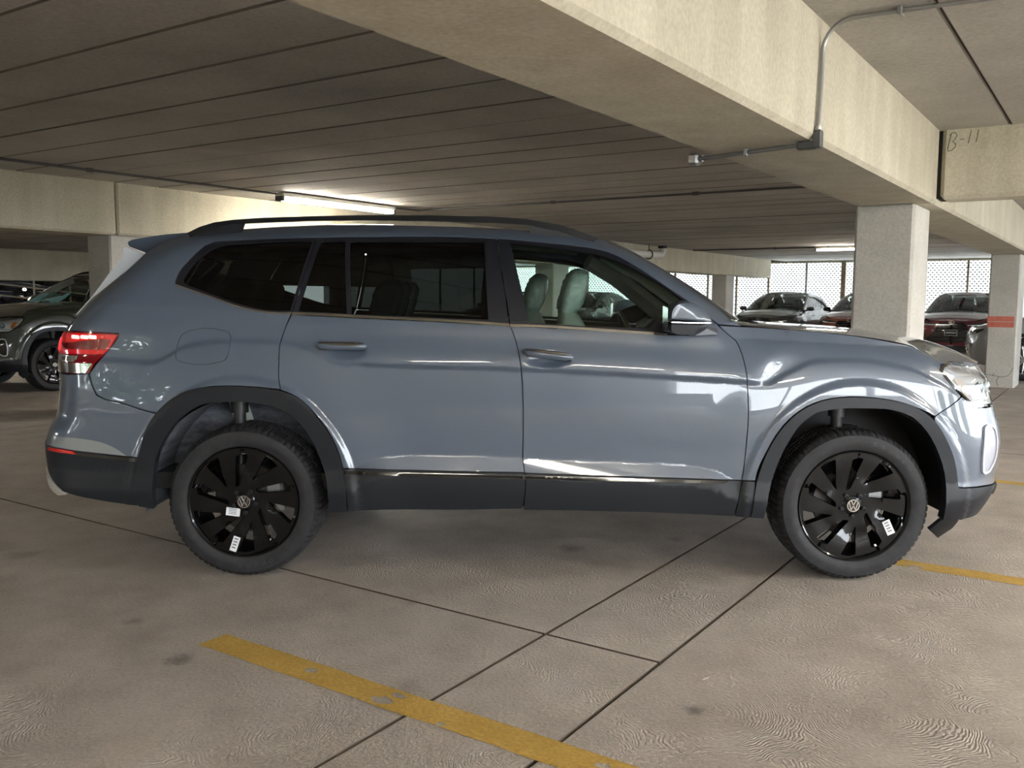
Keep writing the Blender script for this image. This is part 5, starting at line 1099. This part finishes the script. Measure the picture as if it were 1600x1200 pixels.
def pipe(name, pts, r, m, label, cat='pipe', fit=(), fit_r=None, clips=()):
    t = empty(name, pts[0]); o = Vector(pts[0])
    MB().tube([Vector(p) - o for p in pts], r, 12).build('tube', m, t, smooth=True)
    for p, q in fit: MB().tube([Vector(p) - o, Vector(q) - o], fit_r or r * 1.7, 12).build('coupling', m, t, smooth=True, auto=40)
    for c in clips: MB().bbox(*[c[i] - o[i // 2] for i in range(6)], .002).build('clip', m, t)
    tag(t, label, cat); return t
def arc_pts(c, u, v, r, n=8): return [Vector(c) + Vector(u) * r * math.cos(k / n * math.pi / 2) + Vector(v) * r * math.sin(k / n * math.pi / 2) for k in range(n + 1)]
a_ = Vector((AX, AY, 0)); b_ = Vector((-AY, AX, 0)); zv = Vector((0, 0, 1))
R_ = .0105
top = [ab(4.30, .30, ZC - .018), ab(4.26, .70, ZC - .018)] + arc_pts(ab(4.235, 1.04, ZC - .148), tuple(zv), tuple(b_), .13) + [ab(4.225, 1.17, 2.30), ab(4.205, 1.17, 2.13)]
pipe('conduit', top, R_, M_GALV, 'steel conduit bending down the face of the big beam', 'conduit', fit=((ab(4.205, 1.17, 2.15), ab(4.205, 1.17, 2.12)),), fit_r=.017)
cb = MB(); ab_bevel(cb, 4.185, 4.225, 1.150, 1.19, 2.055, 2.135, .006); ab_bevel(cb, 4.188, 4.225, 1.17, 1.26, 2.052, 2.090, .006); tag(cb.build('conduit_elbow', M_DARKMET), 'dark conduit elbow box wrapping the lower edge of the big beam', 'conduit fitting')
pipe('conduit', [ab(4.21, 1.25, 2.076), ab(4.36, 1.80, 2.076)], R_, M_GALV, 'short steel conduit crossing under the big beam', 'conduit', fit=((ab(4.355, 1.775, 2.076), ab(4.36, 1.80, 2.076)),), fit_r=.016)
cb = MB(); ab_bevel(cb, 4.335, 4.395, 1.795, 1.85, 2.045, 2.105, .012); tag(cb.build('conduit_end_fitting', M_GALV), 'round steel end fitting of the conduit under the beam', 'conduit fitting')
for (al, be, zz) in ((4.285, 1.53, 2.083),):
    cb = MB(); ab_bevel(cb, al - .012, al + .012, be - .010, be + .010, zz - .024, zz + .014, .003); tag(cb.build('conduit_clip', M_GALV), 'steel strap clip on the conduit under the beam', 'clip')
cb = MB(); ab_bevel(cb, 4.23, 4.30, .845, .865, ZC - .035, ZC, .003); tag(cb.build('conduit_clip', M_GALV), 'steel strap clip on the conduit at the ceiling', 'clip')
pipe('conduit', [ab(-8, 8.56, ZC - .026), ab(7.6, 8.53, ZC - .026)], .013, M_DARKMET, 'thin conduit along the ceiling leading to the tube lamp', 'conduit', fit=((ab(5.2, 8.54, ZC - .026), ab(5.26, 8.54, ZC - .026)), (ab(4.0, 8.55, ZC - .026), ab(4.06, 8.55, ZC - .026))))
pipe('conduit', [ab(9.65, 8.5, ZC - .026), ab(10.15, 8.40, ZC - .026), ab(10.15, 1.76, ZC - .026)], .013, M_DARKMET, 'dark conduit crossing the ceiling behind the big beam', 'conduit', fit=((ab(10.15, 4.25, ZC - .026), ab(10.15, 4.17, ZC - .026)), (ab(10.15, 6.2, ZC - .026), ab(10.15, 6.14, ZC - .026))))
pipe('conduit', [ab(22.1, 9.2, ZC - .026), ab(22.1, 6.1, ZC - .026)], .018, M_DARKMET, 'thin conduit leading to the far tube lamp', 'conduit', fit=((ab(22.1, 7.1, ZC - .026), ab(22.1, 7.05, ZC - .026)),))
pv = [ab(13.0, 9.22, 2.36), ab(20.1, 9.22, 2.40)] + [ab(20.1 + .16 * math.sin(k / 6 * math.pi / 2), 9.22, 2.56 - .16 * math.cos(k / 6 * math.pi / 2)) for k in range(1, 7)] + [ab(20.26, 9.22, 2.60)]
t = pipe('drain_pipe', pv, .085, M_WHITE, 'white drain pipe with an elbow hung from the ceiling by the beam', 'pipe', fit=((ab(20.26, 9.22, 2.57), ab(20.26, 9.22, 2.63)),), fit_r=.11)
for ch in t.children:
    if ch.name.startswith('coupling'): ch.data.materials[0] = M_BLACK
hg = MB(); P_ = [Vector(ab(19.5, 9.22 + .1 * math.cos(k / 16 * 2 * math.pi), 2.39 + .10 * math.sin(k / 16 * 2 * math.pi))) - Vector(pv[0]) for k in range(17)]
hg.tube(P_, .014, 6, caps=False); hg.tube([Vector(ab(19.5, 9.22, 2.49)) - Vector(pv[0]), Vector(ab(19.5, 9.22, 2.63)) - Vector(pv[0])], .01, 6); hg.build('hanger', M_BLACK, t)
# railing on the ramp edge
M_RAIL = mat('rail_paint', (.42, .37, .28), .5)
rt = empty('railing', ab(12.95, 26.35, 0)); ro = Vector(ab(12.95, 26.35, 0)); tag(rt, 'beige pipe railing in front of the ramp on the far left', 'railing')
def rz(al): return 1.70 - .109 * (al - 12.97)
for al in [9.9 + 1.09 * k for k in range(9)]:
    p0 = Vector(ab(al, 26.35, rz(al) - .75)) - ro; MB().tube([p0, p0 + Vector((0, 0, .95))], .026, 10).build('post', M_RAIL, rt, smooth=True)
for dz in (0, -.32):
    MB().tube([Vector(ab(9.0, 26.33, rz(9.0) + dz)) - ro, Vector(ab(20, 26.33, rz(20) + dz)) - ro], .024, 10).build('rail', M_RAIL, rt, smooth=True)
kb = MB(); kb.hexa([ab(8, 26.2, -.1), ab(20, 26.2, -.1), ab(20, 26.45, -.1), ab(8, 26.45, -.1), ab(8, 26.2, rz(8) - .62), ab(20, 26.2, rz(20) - .62), ab(20, 26.45, rz(20) - .62), ab(8, 26.45, rz(8) - .62)])
o = kb.build('kerb', noise_mat('kerb_concrete', (.33, .26, .19), (.42, .33, .25), 2, .85)); o['kind'] = 'structure'; tag(o, 'brownish concrete kerb under the railing on the far left')
# a few bits on the floor
for i, (u, v_, l) in enumerate((((4.95), .95, 'small stone on the floor right of the front wheel'), (3.02, 1.17, 'small brown twig beside the floor joint'))):
    rs = random.Random(i); mb = MB(); mb.ell((0, 0, .006), (.012, .008, .006) if i == 0 else (.022, .004, .004), 8, 5)
    o = mb.build('pebble' if i == 0 else 'twig', mat('debris', (.34, .30, .24), .9), smooth=True); o.location = ab(u, v_, 0); o.rotation_euler = (0, 0, .6); tag(o, l, 'debris')
# trees outside behind the viewpoint, mirrored in the paintwork
M_LEAF = noise_mat('leaves', (.035, .075, .015), (.10, .17, .04), 3, .6); M_BARK = mat('bark', (.10, .075, .05), .9)
def tree(x, y, h, label, seed):
    rs = random.Random(seed); t = empty('tree', (x, y, -1.2)); tag(t, label, 'tree', 'trees outside the deck')
    MB().tube([(0, 0, 0), (.1, .05, h * .35), (-.05, .1, h * .7)], [.22, .17, .07], 8).build('trunk', M_BARK, t, smooth=True)
    V, Fc = [], []
    for k in range(2600):
        d = Vector((rs.gauss(0, 1), rs.gauss(0, 1), rs.gauss(0, 1))).normalized() * (rs.random() ** .4); c = Vector((d.x * h * .36, d.y * h * .36, h * .56 + d.z * h * .44))
        q = Matrix.Rotation(rs.uniform(0, 6.28), 3, Vector((rs.gauss(0, 1), rs.gauss(0, 1), rs.gauss(0, 1))).normalized()); s = rs.uniform(.22, .42); b0 = len(V)
        for p_ in ((-1, 0, 0), (0, -.6, 0), (1, 0, .1), (0, .6, 0)): V.append(tuple(c + q @ Vector(p_) * s))
        Fc.append((b0, b0 + 1, b0 + 2, b0 + 3))
    f = mesh_obj('foliage', V, Fc, M_LEAF, t); f['kind'] = 'stuff'
for i, (al, be, h) in enumerate(((-18, 2, 10), (-19, 6, 11), (-17, 10, 9.5), (-20, -14, 7), (4, -40, 8), (14, -44, 9), (-6, -42, 8))):
    x_, y_, _ = ab(al, be); tree(x_, y_, h, ['tall leafy tree outside behind the viewpoint, left', 'leafy tree outside behind the viewpoint, centre', 'small leafy tree outside behind the viewpoint', 'leafy tree outside past the back corner', 'leafy tree outside on the right-hand side', 'tallest tree outside on the right-hand side', 'leafy tree outside past the right rear corner'][i], i)
